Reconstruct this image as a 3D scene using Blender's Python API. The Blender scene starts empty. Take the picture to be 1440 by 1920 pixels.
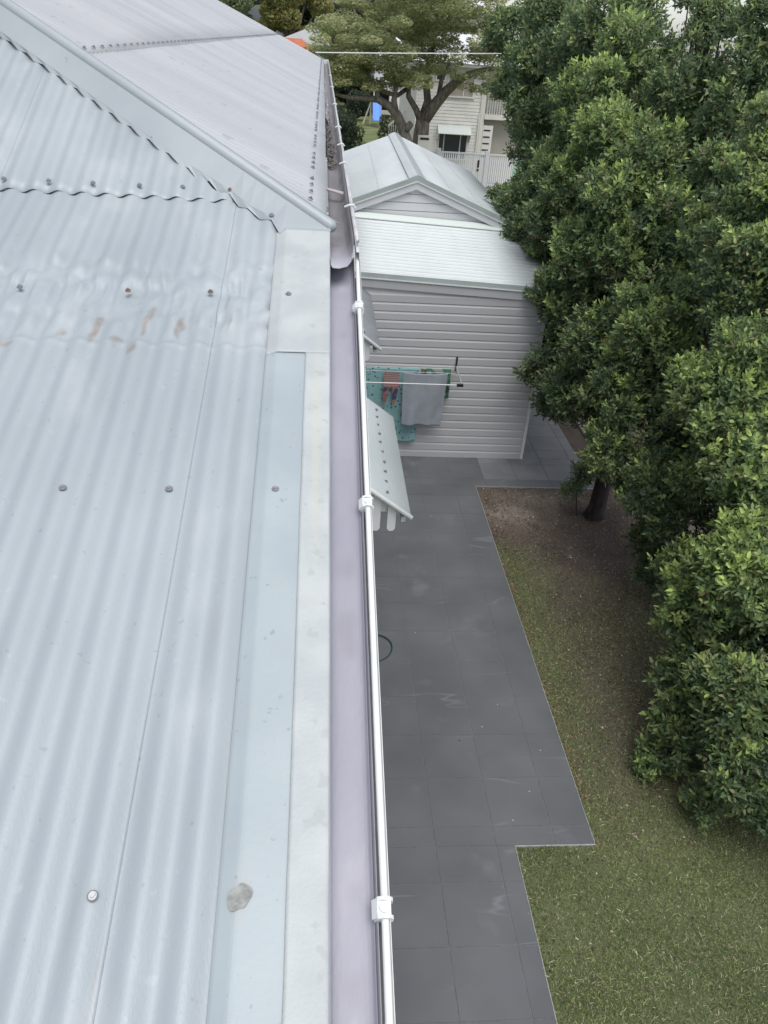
import bpy, math, random
import numpy as np
from mathutils import Vector, Matrix
R = math.radians
rng = np.random.default_rng(7); random.seed(7)
SC = bpy.context.scene; COL = SC.collection

# ------------------------------------------------------------------ camera
cam_d = bpy.data.cameras.new("camera"); cam = bpy.data.objects.new("camera", cam_d); COL.objects.link(cam)
PIT, ROL, YAW, HC = R(31.341), R(4.097), R(5.908), 6.698
fwd = Vector((math.sin(YAW)*math.cos(PIT), math.cos(YAW)*math.cos(PIT), -math.sin(PIT)))
rt = Vector((math.cos(YAW), -math.sin(YAW), 0)); up = rt.cross(fwd)
r2 = rt*math.cos(ROL)+up*math.sin(ROL); u2 = -rt*math.sin(ROL)+up*math.cos(ROL)
M = Matrix((r2, u2, -fwd)).transposed().to_4x4(); M.translation = Vector((0, 0, HC))
cam.matrix_world = M
cam_d.sensor_fit = 'VERTICAL'; cam_d.sensor_height = 32; cam_d.lens = 32*1465/1920
cam_d.clip_start = .05; cam_d.clip_end = 1500
SC.camera = cam
# ------------------------------------------------------------------ light
SUN_EL, SUN_AZ = R(68), R(165)
w = bpy.data.worlds.new("World"); SC.world = w; w.use_nodes = True
nt = w.node_tree; bg = nt.nodes["Background"]
sky = nt.nodes.new("ShaderNodeTexSky"); sky.sky_type = 'NISHITA'; sky.sun_disc = False
sky.sun_elevation = SUN_EL; sky.sun_rotation = SUN_AZ
sky.air_density = 1.0; sky.dust_density = 1.6; sky.ozone_density = 1.0; sky.altitude = 0
hs = nt.nodes.new("ShaderNodeHueSaturation"); hs.inputs["Saturation"].default_value = .38
nt.links.new(sky.outputs[0], hs.inputs["Color"]); nt.links.new(hs.outputs[0], bg.inputs[0])
bg.inputs[1].default_value = .115
sl = bpy.data.lights.new("sun", 'SUN'); sl.energy = 1.3; sl.angle = R(45); sl.color = (1, .97, .92)
so = bpy.data.objects.new("sun", sl); COL.objects.link(so)
sd = Vector((math.sin(SUN_AZ)*math.cos(SUN_EL), math.cos(SUN_AZ)*math.cos(SUN_EL), math.sin(SUN_EL)))
so.rotation_euler = sd.to_track_quat('Z', 'Y').to_euler()
vs = SC.view_settings; vs.view_transform = 'Standard'; vs.look = 'None'; vs.gamma = 1; vs.use_curve_mapping = False
vs.exposure = 0.88
SC.render.engine = 'CYCLES'; SC.cycles.use_denoising = True; SC.cycles.max_bounces = 6

# ------------------------------------------------------------------ materials
MATS = {}
def mat(name, col, rough=.6, metal=0., var=0., scale=8., bump=0., bscale=60., col2=None, rnd=0., stretch=(1, 1, 1), spec=.5, detail=4., c3=None, c3t=.62, c3scale=2., world=False):
    if name in MATS: return MATS[name]
    m = bpy.data.materials.new(name); m.use_nodes = True; n = m.node_tree.nodes; l = m.node_tree.links
    b = n["Principled BSDF"]; b.inputs["Roughness"].default_value = rough; b.inputs["Metallic"].default_value = metal
    b.inputs["Specular IOR Level"].default_value = spec
    tc = n.new("ShaderNodeTexCoord"); mp = n.new("ShaderNodeMapping"); mp.inputs["Scale"].default_value = stretch
    l.new(n.new("ShaderNodeNewGeometry").outputs["Position"] if world else tc.outputs["Object"], mp.inputs[0])
    nz = n.new("ShaderNodeTexNoise"); nz.inputs["Scale"].default_value = scale; nz.inputs["Detail"].default_value = detail
    l.new(mp.outputs[0], nz.inputs["Vector"])
    rp = n.new("ShaderNodeValToRGB")
    a = [max(0, c*(1-var)) for c in col]; c2 = col2 or [c*(1+var) for c in col]
    rp.color_ramp.elements[0].position = .36; rp.color_ramp.elements[1].position = .64
    rp.color_ramp.elements[0].color = (*a, 1); rp.color_ramp.elements[1].color = (*c2, 1)
    l.new(nz.outputs["Fac"], rp.inputs[0]); out = rp.outputs[0]
    if c3:
        n3 = n.new("ShaderNodeTexNoise"); n3.inputs["Scale"].default_value = c3scale; n3.inputs["Detail"].default_value = 5
        l.new(mp.outputs[0], n3.inputs["Vector"])
        r3 = n.new("ShaderNodeMapRange"); r3.inputs[1].default_value = c3t; r3.inputs[2].default_value = c3t+.12
        l.new(n3.outputs["Fac"], r3.inputs[0])
        mx = n.new("ShaderNodeMix"); mx.data_type = 'RGBA'; l.new(r3.outputs[0], mx.inputs[0]); l.new(out, mx.inputs[6])
        mx.inputs[7].default_value = (*c3, 1); out = mx.outputs[2]
    if rnd:
        oi = n.new("ShaderNodeObjectInfo"); h = n.new("ShaderNodeHueSaturation"); mr = n.new("ShaderNodeMapRange")
        mr.inputs[3].default_value = 1-rnd; mr.inputs[4].default_value = 1+rnd
        l.new(oi.outputs["Random"], mr.inputs[0]); l.new(mr.outputs[0], h.inputs["Value"]); l.new(out, h.inputs["Color"]); out = h.outputs[0]
    l.new(out, b.inputs["Base Color"])
    rr = n.new("ShaderNodeMapRange"); rr.inputs[3].default_value = max(.05, rough-.08); rr.inputs[4].default_value = min(1, rough+.08)
    l.new(nz.outputs["Fac"], rr.inputs[0]); l.new(rr.outputs[0], b.inputs["Roughness"])
    if bump:
        nb = n.new("ShaderNodeTexNoise"); nb.inputs["Scale"].default_value = bscale; nb.inputs["Detail"].default_value = 3
        l.new(mp.outputs[0], nb.inputs["Vector"])
        bp = n.new("ShaderNodeBump"); bp.inputs["Strength"].default_value = bump; bp.inputs["Distance"].default_value = .01
        l.new(nb.outputs["Fac"], bp.inputs["Height"]); l.new(bp.outputs[0], b.inputs["Normal"])
    MATS[name] = m; return m

def attr_mix(m, attr, col):
    """blend colour by a per-vertex wear attribute (stains and dirt with a shape of their own)"""
    n = m.node_tree.nodes; l = m.node_tree.links; b = n["Principled BSDF"]
    src = b.inputs["Base Color"].links[0].from_socket
    at = n.new("ShaderNodeAttribute"); at.attribute_name = attr
    mx = n.new("ShaderNodeMix"); mx.data_type = 'RGBA'; l.new(at.outputs["Fac"], mx.inputs[0]); l.new(src, mx.inputs[6])
    mx.inputs[7].default_value = (*col, 1); l.new(mx.outputs[2], b.inputs["Base Color"])
    return m

zinc = attr_mix(mat("weathered_zinc", (.318, .357, .383), .50, .08, .05, 3., .08, 260., col2=(.342, .382, .407), stretch=(1, .35, 1), c3=(.375, .405, .425), c3t=.56, c3scale=6.), "stain", (.23, .18, .14))
zinc_far = attr_mix(mat("weathered_zinc_main", (.365, .38, .40), .5, .0, .05, 1.4, .08, 90., col2=(.395, .41, .428), stretch=(.25, 1.6, .25), c3=(.40, .41, .42), c3t=.60, c3scale=2.2), "stain", (.30, .245, .19))
def specks(m, col, scale=90., thr=.70, amt=.5):
    n = m.node_tree.nodes; l = m.node_tree.links; b = n["Principled BSDF"]; src = b.inputs["Base Color"].links[0].from_socket
    g_ = n.new("ShaderNodeNewGeometry"); a_ = n.new("ShaderNodeTexNoise"); a_.inputs["Scale"].default_value = scale; a_.inputs["Detail"].default_value = 3; l.new(g_.outputs["Position"], a_.inputs["Vector"])
    mr = n.new("ShaderNodeMapRange"); mr.inputs[1].default_value = thr; mr.inputs[2].default_value = thr+.05; mr.inputs[4].default_value = amt; l.new(a_.outputs["Fac"], mr.inputs[0])
    mx = n.new("ShaderNodeMix"); mx.data_type = 'RGBA'; l.new(mr.outputs[0], mx.inputs[0]); l.new(src, mx.inputs[6]); mx.inputs[7].default_value = (*col, 1); l.new(mx.outputs[2], b.inputs["Base Color"])
    return m
specks(zinc, (.22, .23, .23), 55., .68, .4); specks(zinc, (.42, .45, .47), 38., .68, .35); specks(zinc_far, (.22, .22, .23), 12., .66, .4)
flash_blue = attr_mix(mat("blue_grey_flashing", (.315, .36, .385), .5, .05, .03, 4., .05, 90., col2=(.345, .39, .41)), "stain", (.36, .35, .32))
flash_white = attr_mix(mat("whitish_flashing", (.385, .412, .42), .6, .05, .05, 9., .12, 150., col2=(.425, .45, .45), c3=(.36, .40, .405), c3t=.58, c3scale=6.), "stain", (.45, .45, .38))
specks(flash_blue, (.20, .21, .21), 60., .68, .5); specks(flash_white, (.30, .32, .31), 30., .63, .4)
hip_zinc = mat("hip_flashing_zinc", (.328, .36, .382), .5, .08, .04, 5., .06, 60., col2=(.358, .39, .408), stretch=(.5, .5, .5), c3=(.40, .43, .43), c3t=.62, c3scale=5.)
lavender = mat("lavender_gutter_metal", (.295, .29, .345), .5, .0, .04, 5., .1, 60., col2=(.325, .32, .375), stretch=(1.5, .5, 1), c3=(.36, .355, .40), c3t=.60, c3scale=7.)
lavender = attr_mix(lavender, "stain", (.20, .185, .19))
gutter_dirty = mat("dirty_gutter_metal", (.15, .135, .135), .6, .15, .25, 9., .3, 50., col2=(.27, .255, .26), stretch=(3, .6, 1), c3=(.06, .05, .05), c3t=.6, c3scale=5.)
gutter_silver = mat("silver_foil_metal", (.72, .72, .74), .3, .6, .1, 20., .5, 40.)
white_bead = mat("white_painted_metal", (.64, .66, .66), .75, .0, .03, 20., .05, 80., c3=(.62, .62, .6), c3t=.66, c3scale=25.)
grey_metal = mat("grey_inner_metal", (.27, .28, .31), .5, .2, .08, 8.)
steel = mat("galvanised_screw", (.42, .42, .44), .35, .8, .1, 80.)
rusty = mat("rust_stained_screw", (.25, .17, .14), .6, .4, .2, 80.)
rubber = mat("grey_washer_rubber", (.16, .16, .18), .7)
sealant = mat("grey_sealant", (.21, .22, .21), .6, 0, .15, 60., .5, 120., col2=(.30, .31, .295))
greenish = mat("pale_green_flashing", (.36, .41, .40), .4, .2, .05, 3.)
new_zinc = mat("bright_zincalume", (.49, .53, .54), .45, .1, .03, 2., .03, 40., col2=(.53, .565, .575), stretch=(1, .4, 1))
board = mat("white_weatherboard", (.425, .43, .44), .5, 0, .025, 1.2, .04, 60., col2=(.455, .46, .47), rnd=.03, stretch=(.3, 1, 1))
board_g = mat("white_gable_board", (.70, .71, .725), .5, 0, .02, 1.2, .04, 60., rnd=.02)
trim = mat("white_trim_paint", (.60, .61, .63), .5, 0, .03, 3., .03, 60.)
cream = mat("cream_weatherboard", (.60, .585, .55), .6, 0, .04, 1.5, col2=(.66, .64, .60), rnd=.03)
cream_trim = mat("cream_trim", (.62, .60, .56), .6, 0, .03, 3.)
tile = mat("charcoal_porcelain_tile", (.092, .098, .105), .55, 0, .08, 1.1, .04, 40., col2=(.110, .116, .123), rnd=.022, c3=(.13, .136, .144), c3t=.60, c3scale=1.6, detail=7., world=True)
def veins(m, col, scale=.8, wd=.006, gate=.60):
    n = m.node_tree.nodes; l = m.node_tree.links; b = n["Principled BSDF"]; src = b.inputs["Base Color"].links[0].from_socket
    tc = n.new("ShaderNodeNewGeometry"); mp = n.new("ShaderNodeMapping"); mp.inputs["Rotation"].default_value = (0, 0, -.3); mp.inputs["Scale"].default_value = (.6, 3.0, 1)
    l.new(tc.outputs["Position"], mp.inputs[0])
    a_ = n.new("ShaderNodeTexNoise"); a_.inputs["Scale"].default_value = scale; a_.inputs["Detail"].default_value = 2.5; a_.inputs["Roughness"].default_value = .45; l.new(mp.outputs[0], a_.inputs["Vector"])
    su = n.new("ShaderNodeMath"); su.operation = 'SUBTRACT'; su.inputs[1].default_value = .5; l.new(a_.outputs["Fac"], su.inputs[0])
    ab = n.new("ShaderNodeMath"); ab.operation = 'ABSOLUTE'; l.new(su.outputs[0], ab.inputs[0])
    mr = n.new("ShaderNodeMapRange"); mr.inputs[1].default_value = 0; mr.inputs[2].default_value = wd; mr.inputs[3].default_value = 1; mr.inputs[4].default_value = 0; l.new(ab.outputs[0], mr.inputs[0])
    g_ = n.new("ShaderNodeTexNoise"); g_.inputs["Scale"].default_value = 1.3; g_.inputs["Detail"].default_value = 1; l.new(tc.outputs["Position"], g_.inputs["Vector"])
    gm = n.new("ShaderNodeMapRange"); gm.inputs[1].default_value = gate-.06; gm.inputs[2].default_value = gate+.04; l.new(g_.outputs["Fac"], gm.inputs[0])
    mu = n.new("ShaderNodeMath"); mu.operation = 'MULTIPLY'; l.new(mr.outputs[0], mu.inputs[0]); l.new(gm.outputs[0], mu.inputs[1])
    mx = n.new("ShaderNodeMix"); mx.data_type = 'RGBA'; l.new(mu.outputs[0], mx.inputs[0]); l.new(src, mx.inputs[6]); mx.inputs[7].default_value = (*col, 1)
    l.new(mx.outputs[2], b.inputs["Base Color"])
veins(tile, (.15, .158, .168), .8, .010, .60)
tile_pale = mat("paler_porcelain_tile", (.155, .158, .165), .6, 0, .1, 2., .05, 40., col2=(.19, .19, .195), rnd=.03, world=True)
grout = mat("dark_grout", (.118, .125, .132), .85, 0, .2, 20.)
edgem = mat("aluminium_edge_trim", (.30, .31, .30), .6, .1, .1, 20.)
glass = mat("dark_window_glass", (.02, .025, .035), .12, 0, .1, 2., spec=.8)
black_p = mat("black_plastic", (.015, .015, .017), .4)
silver = mat("brushed_aluminium", (.6, .6, .6), .35, .8)
cord = mat("white_cord", (.7, .7, .7), .5)
teal_hose = mat("dark_teal_hose", (.012, .045, .05), .4)
bark = mat("grey_brown_bark", (.12, .10, .085), .9, 0, .3, 12., .8, 40., col2=(.20, .175, .15), stretch=(1, 1, .3))
bark_dark = mat("dark_bark", (.03, .024, .022), .9, 0, .3, 12., .8, 40., col2=(.055, .043, .04), stretch=(1, 1, .3))
twigm = mat("pale_twig", (.16, .14, .10), .8, 0, .2, 20.)
slide_blue = mat("blue_slide_plastic", (.07, .22, .62), .4, 0, .06, 3.)
timber = mat("weathered_timber", (.42, .38, .33), .8, 0, .12, 10., stretch=(1, 1, .2))
orange_tile = mat("orange_roof_tile", (.40, .12, .06), .7, 0, .12, 3.)
white_roof = mat("pale_metal_roof", (.62, .63, .66), .5, .1, .04, 2.)
mint = mat("mint_green_paint", (.36, .50, .40), .5, 0, .06, 4.)

def cloth_mat(name, base, spots=None):
    m = mat(name, base, .9, 0, .06, 6., .2, 300.)
    if spots:
        n = m.node_tree.nodes; l = m.node_tree.links; b = n["Principled BSDF"]
        src = b.inputs["Base Color"].links[0].from_socket
        tc = n.new("ShaderNodeTexCoord"); v = n.new("ShaderNodeTexVoronoi"); v.inputs["Scale"].default_value = 15.
        l.new(tc.outputs["Object"], v.inputs["Vector"])
        lt = n.new("ShaderNodeMath"); lt.operation = 'LESS_THAN'; lt.inputs[1].default_value = .24; l.new(v.outputs["Distance"], lt.inputs[0])
        sp = n.new("ShaderNodeMix"); sp.data_type = 'RGBA'; l.new(lt.outputs[0], sp.inputs[0]); l.new(src, sp.inputs[6])
        sp.inputs[7].default_value = (*spots, 1); l.new(sp.outputs[2], b.inputs["Base Color"])
    return m
towel_teal = cloth_mat("turquoise_spotted_towelling", (.20, .36, .365), (.03, .06, .10))
cloth_grey = cloth_mat("grey_cotton", (.27, .30, .335))
def print_mat(name, cols, scale, axis, warp=.0):
    m = bpy.data.materials.new(name); m.use_nodes = True; n = m.node_tree.nodes; l = m.node_tree.links; b = n["Principled BSDF"]
    b.inputs["Roughness"].default_value = .9
    tc = n.new("ShaderNodeTexCoord")
    if axis == 'stripe':
        wv = n.new("ShaderNodeTexWave"); wv.bands_direction = 'Z'; wv.inputs["Scale"].default_value = scale; wv.inputs["Distortion"].default_value = warp
        l.new(tc.outputs["Object"], wv.inputs["Vector"]); src = wv.outputs["Fac"]
    else:
        v = n.new("ShaderNodeTexVoronoi"); v.inputs["Scale"].default_value = scale; l.new(tc.outputs["Object"], v.inputs["Vector"])
        sx = n.new("ShaderNodeSeparateColor"); l.new(v.outputs["Color"], sx.inputs[0]); src = sx.outputs[0]
    rp = n.new("ShaderNodeValToRGB"); rp.color_ramp.interpolation = 'CONSTANT'; el = rp.color_ramp.elements
    while len(el) < len(cols): el.new(.5)
    for i, c in enumerate(cols): el[i].position = i/len(cols); el[i].color = (*c, 1)
    l.new(src, rp.inputs[0]); l.new(rp.outputs[0], b.inputs["Base Color"]); return m
stripe_cloth = print_mat("striped_orange_navy_cotton", [(.34, .14, .09), (.04, .05, .10), (.28, .31, .34)], 9., 'stripe', 2.)
dark_print = print_mat("navy_orange_cotton", [(.28, .12, .08), (.04, .04, .10), (.20, .09, .09)], 14., 'cell')
green_print = print_mat("green_patch_print", [(.02, .05, .03), (.06, .20, .13), (.33, .35, .33), (.03, .10, .08), (.25, .12, .10)], 11., 'cell')

def leaf_mat(name, trans=.25, rough=.38):
    m = bpy.data.materials.new(name); m.use_nodes = True; n = m.node_tree.nodes; l = m.node_tree.links; b = n["Principled BSDF"]
    at = n.new("ShaderNodeAttribute"); at.attribute_name = "tint"
    l.new(at.outputs["Color"], b.inputs["Base Color"]); b.inputs["Roughness"].default_value = rough
    tr = n.new("ShaderNodeBsdfTranslucent"); l.new(at.outputs["Color"], tr.inputs[0])
    mx = n.new("ShaderNodeMixShader"); mx.inputs[0].default_value = trans
    o = n["Material Output"]; l.new(b.outputs[0], mx.inputs[1]); l.new(tr.outputs[0], mx.inputs[2]); l.new(mx.outputs[0], o.inputs[0])
    return m
leafm = leaf_mat("glossy_leaf", .42, .46); featherm = leaf_mat("feathery_leaf", .5, .7); grassm = leaf_mat("grass_blade", .2, .6); litterm = leaf_mat("leaf_litter", .05, .8)

# ------------------------------------------------------------------ helpers
def thing(name, label, cat, loc=(0, 0, 0), group=None):
    o = bpy.data.objects.new(name, None); COL.objects.link(o); o.location = loc; o.empty_display_size = .2
    o['label'] = label; o['category'] = cat
    if group: o['group'] = group
    return o
def tag(o, label, cat, group=None):
    o['label'] = label; o['category'] = cat
    if group: o['group'] = group
    return o
def wloc(p):
    v = Vector((0, 0, 0))
    while p: v += p.location; p = p.parent
    return v
def mesh(name, V, F, mt, smooth=False, tint=None, stain=None, attr=None):
    me = bpy.data.meshes.new(name)
    if isinstance(V, np.ndarray):
        F = np.asarray(F); k = F.shape[1]
        me.vertices.add(len(V)); me.vertices.foreach_set("co", V.astype(np.float32).ravel())
        me.loops.add(F.size); me.loops.foreach_set("vertex_index", F.astype(np.int32).ravel())
        me.polygons.add(len(F)); me.polygons.foreach_set("loop_start", np.arange(0, F.size, k, dtype=np.int32))
        me.update(calc_edges=True)
    else:
        me.from_pydata(V, [], F); me.update()
    if smooth: me.polygons.foreach_set("use_smooth", np.ones(len(me.polygons), dtype=bool))
    if tint is not None:
        a = me.color_attributes.new("tint", 'FLOAT_COLOR', 'POINT')
        a.data.foreach_set("color", np.concatenate([tint, np.ones((len(tint), 1))], 1).astype(np.float32).ravel())
    if stain is not None:
        a = me.attributes.new("stain", 'FLOAT', 'POINT'); a.data.foreach_set("value", np.asarray(stain, dtype=np.float32))
    if mt: me.materials.append(mt)
    return me
def put(name, me, parent=None, loc=None, kind=None):
    """world-space mesh (loc None) or a local mesh set at world point loc"""
    o = bpy.data.objects.new(name, me); COL.objects.link(o)
    p = wloc(parent) if parent else Vector((0, 0, 0))
    if parent: o.parent = parent
    o.location = (Vector(loc) if loc is not None else Vector((0, 0, 0)))-p
    if kind: o['kind'] = kind
    return o
class MB:
    def __init__(s): s.v = []; s.f = []
    def quadbox(s, pts8):
        b = len(s.v); s.v += [tuple(p) for p in pts8]
        for f in ((0, 3, 2, 1), (4, 5, 6, 7), (0, 1, 5, 4), (1, 2, 6, 5), (2, 3, 7, 6), (3, 0, 4, 7)): s.f.append(tuple(b+i for i in f))
    def box(s, x0, x1, y0, y1, z0, z1):
        s.quadbox([(x0, y0, z0), (x1, y0, z0), (x1, y1, z0), (x0, y1, z0), (x0, y0, z1), (x1, y0, z1), (x1, y1, z1), (x0, y1, z1)]); return s
    def prism(s, poly, d):
        """poly: list of 3D points (planar), extruded by vector d"""
        b = len(s.v); n = len(poly); d = Vector(d)
        s.v += [tuple(p) for p in poly]+[tuple(Vector(p)+d) for p in poly]
        s.f.append(tuple(b+i for i in range(n))); s.f.append(tuple(b+n+i for i in reversed(range(n))))
        for i in range(n): j = (i+1) % n; s.f.append((b+i, b+n+i, b+n+j, b+j))
        return s
    def tube(s, pts, rad, seg=8, caps=True):
        pts = [Vector(p) for p in pts]; n = len(pts)
        rad = rad if isinstance(rad, (list, tuple)) else [rad]*n
        b = len(s.v); prev = None
        for i, p in enumerate(pts):
            t = (pts[min(i+1, n-1)]-pts[max(i-1, 0)]).normalized()
            a = prev if prev is not None else (Vector((0, 0, 1)) if abs(t.z) < .9 else Vector((1, 0, 0)))
            x = (a-t*a.dot(t)).normalized(); prev = x; y = t.cross(x)
            for k in range(seg):
                q = 2*math.pi*k/seg; s.v.append(tuple(p+(x*math.cos(q)+y*math.sin(q))*rad[i]))
        for i in range(n-1):
            for k in range(seg):
                k2 = (k+1) % seg; s.f.append((b+i*seg+k, b+i*seg+k2, b+(i+1)*seg+k2, b+(i+1)*seg+k))
        if caps:
            s.f.append(tuple(b+k for k in reversed(range(seg)))); s.f.append(tuple(b+(n-1)*seg+k for k in range(seg)))
        return s
    def strip(s, A, B):
        """quad strip between polylines A and B"""
        b = len(s.v); n = len(A); s.v += [tuple(p) for p in A]+[tuple(p) for p in B]
        for i in range(n-1): s.f.append((b+i, b+i+1, b+n+i+1, b+n+i))
        return s
    def build(s, name, m, parent=None, loc=None, smooth=False, kind=None):
        return put(name, mesh(name, s.v, s.f, m, smooth), parent, loc, kind)
def gridmesh(name, P, m, smooth=True, stain=None, thick=0.):
    """P: (nu, nv, 3) grid"""
    nu, nv = P.shape[:2]; V = P.reshape(-1, 3)
    i, j = np.meshgrid(np.arange(nu-1), np.arange(nv-1), indexing='ij'); a = (i*nv+j).ravel()
    F = np.stack([a, a+nv, a+nv+1, a+1], 1)
    return mesh(name, V, F, m, smooth, stain=None if stain is None else stain.ravel())
def solid(o, t, off=-1):
    md = o.modifiers.new("thickness", 'SOLIDIFY'); md.thickness = t; md.offset = off; return o

# ------------------------------------------------------------------ GROUND, PATH
mg = mat("distant_grass_ground", (.085, .105, .035), .95, 0, .25, .6, .4, 30., col2=(.14, .165, .055))
gr = put("ground", mesh("ground", [(-600, -200, -.06), (600, -200, -.06), (600, 1200, -.06), (-600, 1200, -.06)], [(0, 1, 2, 3)], mg), kind='structure')

def grass_amt(X, Y):
    g = np.clip((6.6-Y)/2.2, 0, 1)*np.clip(1.25-np.clip(X-4.2, 0, 2)*.7, .15, 1)
    strip = np.clip(1-(X-2.82)/1.0, 0, 1)*np.clip((10.4-Y)/1.2, 0, 1)*.85
    mid = .28*np.clip((9.6-Y)/1.5, 0, 1)
    return np.clip(np.maximum(np.maximum(g, strip), mid)+.0, 0, 1)
def vnoise(X, Y, s, seed=0):
    r = np.random.default_rng(seed).random((64, 64)); x = X*s; y = Y*s; xi = np.floor(x).astype(int); yi = np.floor(y).astype(int)
    fx = x-xi; fy = y-yi; fx = fx*fx*(3-2*fx); fy = fy*fy*(3-2*fy)
    g = lambda a, b: r[a % 64, b % 64]
    return (g(xi, yi)*(1-fx)+g(xi+1, yi)*fx)*(1-fy)+(g(xi, yi+1)*(1-fx)+g(xi+1, yi+1)*fx)*fy
# soil sheet of the garden strip, coloured by wear
nx, ny = 150, 260
gx, gy = np.meshgrid(np.linspace(1.9, 9.5, nx), np.linspace(.5, 22, ny), indexing='ij')
gz = -.018+.012*(vnoise(gx, gy, 3., 1)-.5)-.0*gx
P = np.stack([gx, gy, gz], -1); ga = grass_amt(gx, gy)
soil = np.array([.105, .082, .066]); green = np.array([.085, .11, .048]); olive = np.array([.15, .165, .085]); sand = np.array([.30, .27, .22])
n1 = vnoise(gx, gy, 1.3, 2)[..., None]; n2 = vnoise(gx, gy, 5., 3)[..., None]
c = soil*(.75+.5*n2)*(1-ga[..., None])+(green*(1-n1)+olive*n1)*ga[..., None]
sp = np.exp(-(((gx-3.25)/.45)**2+((gy-10.95)/.30)**2))[..., None]*(.4+.6*n2)
sp2 = np.exp(-(((gx-3.9)/.9)**2+((gy-11.5)/.25)**2))[..., None]*.35
c = c*(1-np.clip(sp+sp2, 0, 1))+sand*np.clip(sp+sp2, 0, 1)
soilm = leaf_mat("garden_soil", 0., .95)
b_ = soilm.node_tree.nodes["Principled BSDF"]; nn = soilm.node_tree.nodes.new("ShaderNodeTexNoise"); nn.inputs["Scale"].default_value = 45; nn.inputs["Detail"].default_value = 6
tcc = soilm.node_tree.nodes.new("ShaderNodeTexCoord"); soilm.node_tree.links.new(tcc.outputs["Object"], nn.inputs["Vector"])
bb = soilm.node_tree.nodes.new("ShaderNodeBump"); bb.inputs["Strength"].default_value = 1.; bb.inputs["Distance"].default_value = .03
soilm.node_tree.links.new(nn.outputs["Fac"], bb.inputs["Height"]); soilm.node_tree.links.new(bb.outputs[0], b_.inputs["Normal"])
a = np.arange(nx-1)[:, None]*ny+np.arange(ny-1)[None]; a = a.ravel()
put("lawn", mesh("lawn", P.reshape(-1, 3), np.stack([a, a+ny, a+ny+1, a+1], 1), soilm, True, tint=c.reshape(-1, 3)), kind='structure')

# path bed: one concrete sheet per rectangle, tiles laid on it
rects = [(-.15, 2.01, -1.5, 4.719), (-.15, 2.816, 4.719, 11.88), (-.15, 5.0, 11.88, 12.98), (3.9, 5.0, 12.98, 24.)]
bed = MB()
for r in rects: bed.box(r[0], r[1], r[2], r[3], -.05, -.004)
path = bed.build("path", grout, kind='structure')
def clip_tiles(x0, y0, pit, rect, m, gap=.004):
    out = []
    i0 = math.floor((rect[0]-x0)/pit); i1 = math.ceil((rect[1]-x0)/pit); j0 = math.floor((rect[2]-y0)/pit); j1 = math.ceil((rect[3]-y0)/pit)
    for i in range(i0, i1):
        for j in range(j0, j1):
            a, b_, c_, d_ = max(x0+i*pit, rect[0]), min(x0+(i+1)*pit, rect[1]), max(y0+j*pit, rect[2]), min(y0+(j+1)*pit, rect[3])
            if b_-a > .03 and d_-c_ > .03: out.append((a+gap/2, b_-gap/2, c_+gap/2, d_-gap/2))
    return out
def add_tile(t, m):
    x0, x1, y0, y1 = t; cx, cy = (x0+x1)/2, (y0+y1)/2; hx, hy = (x1-x0)/2, (y1-y0)/2
    q = MB(); z = [random.uniform(-.0004, .0004) for _ in range(4)]; e = .003
    q.quadbox([(-hx, -hy, -.008), (hx, -hy, -.008), (hx, hy, -.008), (-hx, hy, -.008), (-hx+e, -hy+e, z[0]), (hx-e, -hy+e, z[1]), (hx-e, hy-e, z[2]), (-hx+e, hy-e, z[3])])
    q.build("paving_tile", m, path, (cx, cy, 0))
for k, r in enumerate(rects):
    rr_ = r if k else (r[0], r[1], 1.2, r[3])
    for t in clip_tiles(1.225, 3.138, .6, rr_, tile):
        if k == 3 and t[2] > 19: continue
        add_tile(t, tile_pale if (t[0] > 2.6 and t[2] > 11.9) else tile)
ed = MB(); ed.box(2.0105, 2.0175, 0, 4.70, -.05, .001); ed.box(2.0105, 2.824, 4.703, 4.7175, -.05, .0015); ed.box(2.817, 2.824, 4.7185, 11.878, -.05, .001)
ed.box(2.8245, 5.0, 11.866, 11.8785, -.05, .001); ed.box(5.0, 5.01, 11.88, 20, -.05, .001)
ed.build("edge_trim", edgem, path)
tag(MB().tube([(5.46, 11.2, .02), (5.46, 13.2, .02), (5.44, 17., .02)], .025, 6).build("garden_edging", timber), "thin grey garden edging line behind the visible dark tree trunk", "garden edging")

# ------------------------------------------------------------------ HOUSE WITH THE METAL ROOF
house = thing("house", "house in the foreground with weathered corrugated metal roof running up the left side", "house", (-3, 6, 0))
T17 = R(17); O = Vector((0, 2.624, 6.152)); Sv = Vector((0, math.cos(T17), math.sin(T17))); Nv = Vector((0, -math.sin(T17), math.cos(T17)))
def lowp(x, s, n=0.): return Vector((x, 0, 0))+O+Sv*s+Nv*n
O_np, S_np, N_np = np.array(O), np.array(Sv), np.array(Nv)
PW, AMP = .076, .0068
def prof(x, x0=-.321): return AMP*np.cos((x-x0)/PW*2*math.pi)-AMP
STAINS = [(-.596, 2.09, .014, .05, .9), (-.534, 2.037, .02, .02, .8), (-.378, 2.104, .012, .06, .9), (-.466, 2.126, .009, .05, .9), (-.488, 2.006, .02, .02, .9), (-.261, 2.233, .006, .05, .6), (-.245, 2.13, .006, .05, .6),
          (-.331, 2.13, .01, .04, .3), (-.683, 2.07, .012, .02, .6), (-.813, 2.012, .025, .012, .7), (-.186, .713, .006, .012, .6), (-.197, .634, .006, .009, .6), (-.18, 1.055, .005, .008, .5), (-.536, 2.244, .02, .014, .45), (-.34, .69, .014, .02, .35), (-.12, 1.2, .004, .01, .4), (-.295, .62, .004, .016, .5), (-.16, 1.3, .004, .006, .5)]
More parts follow.
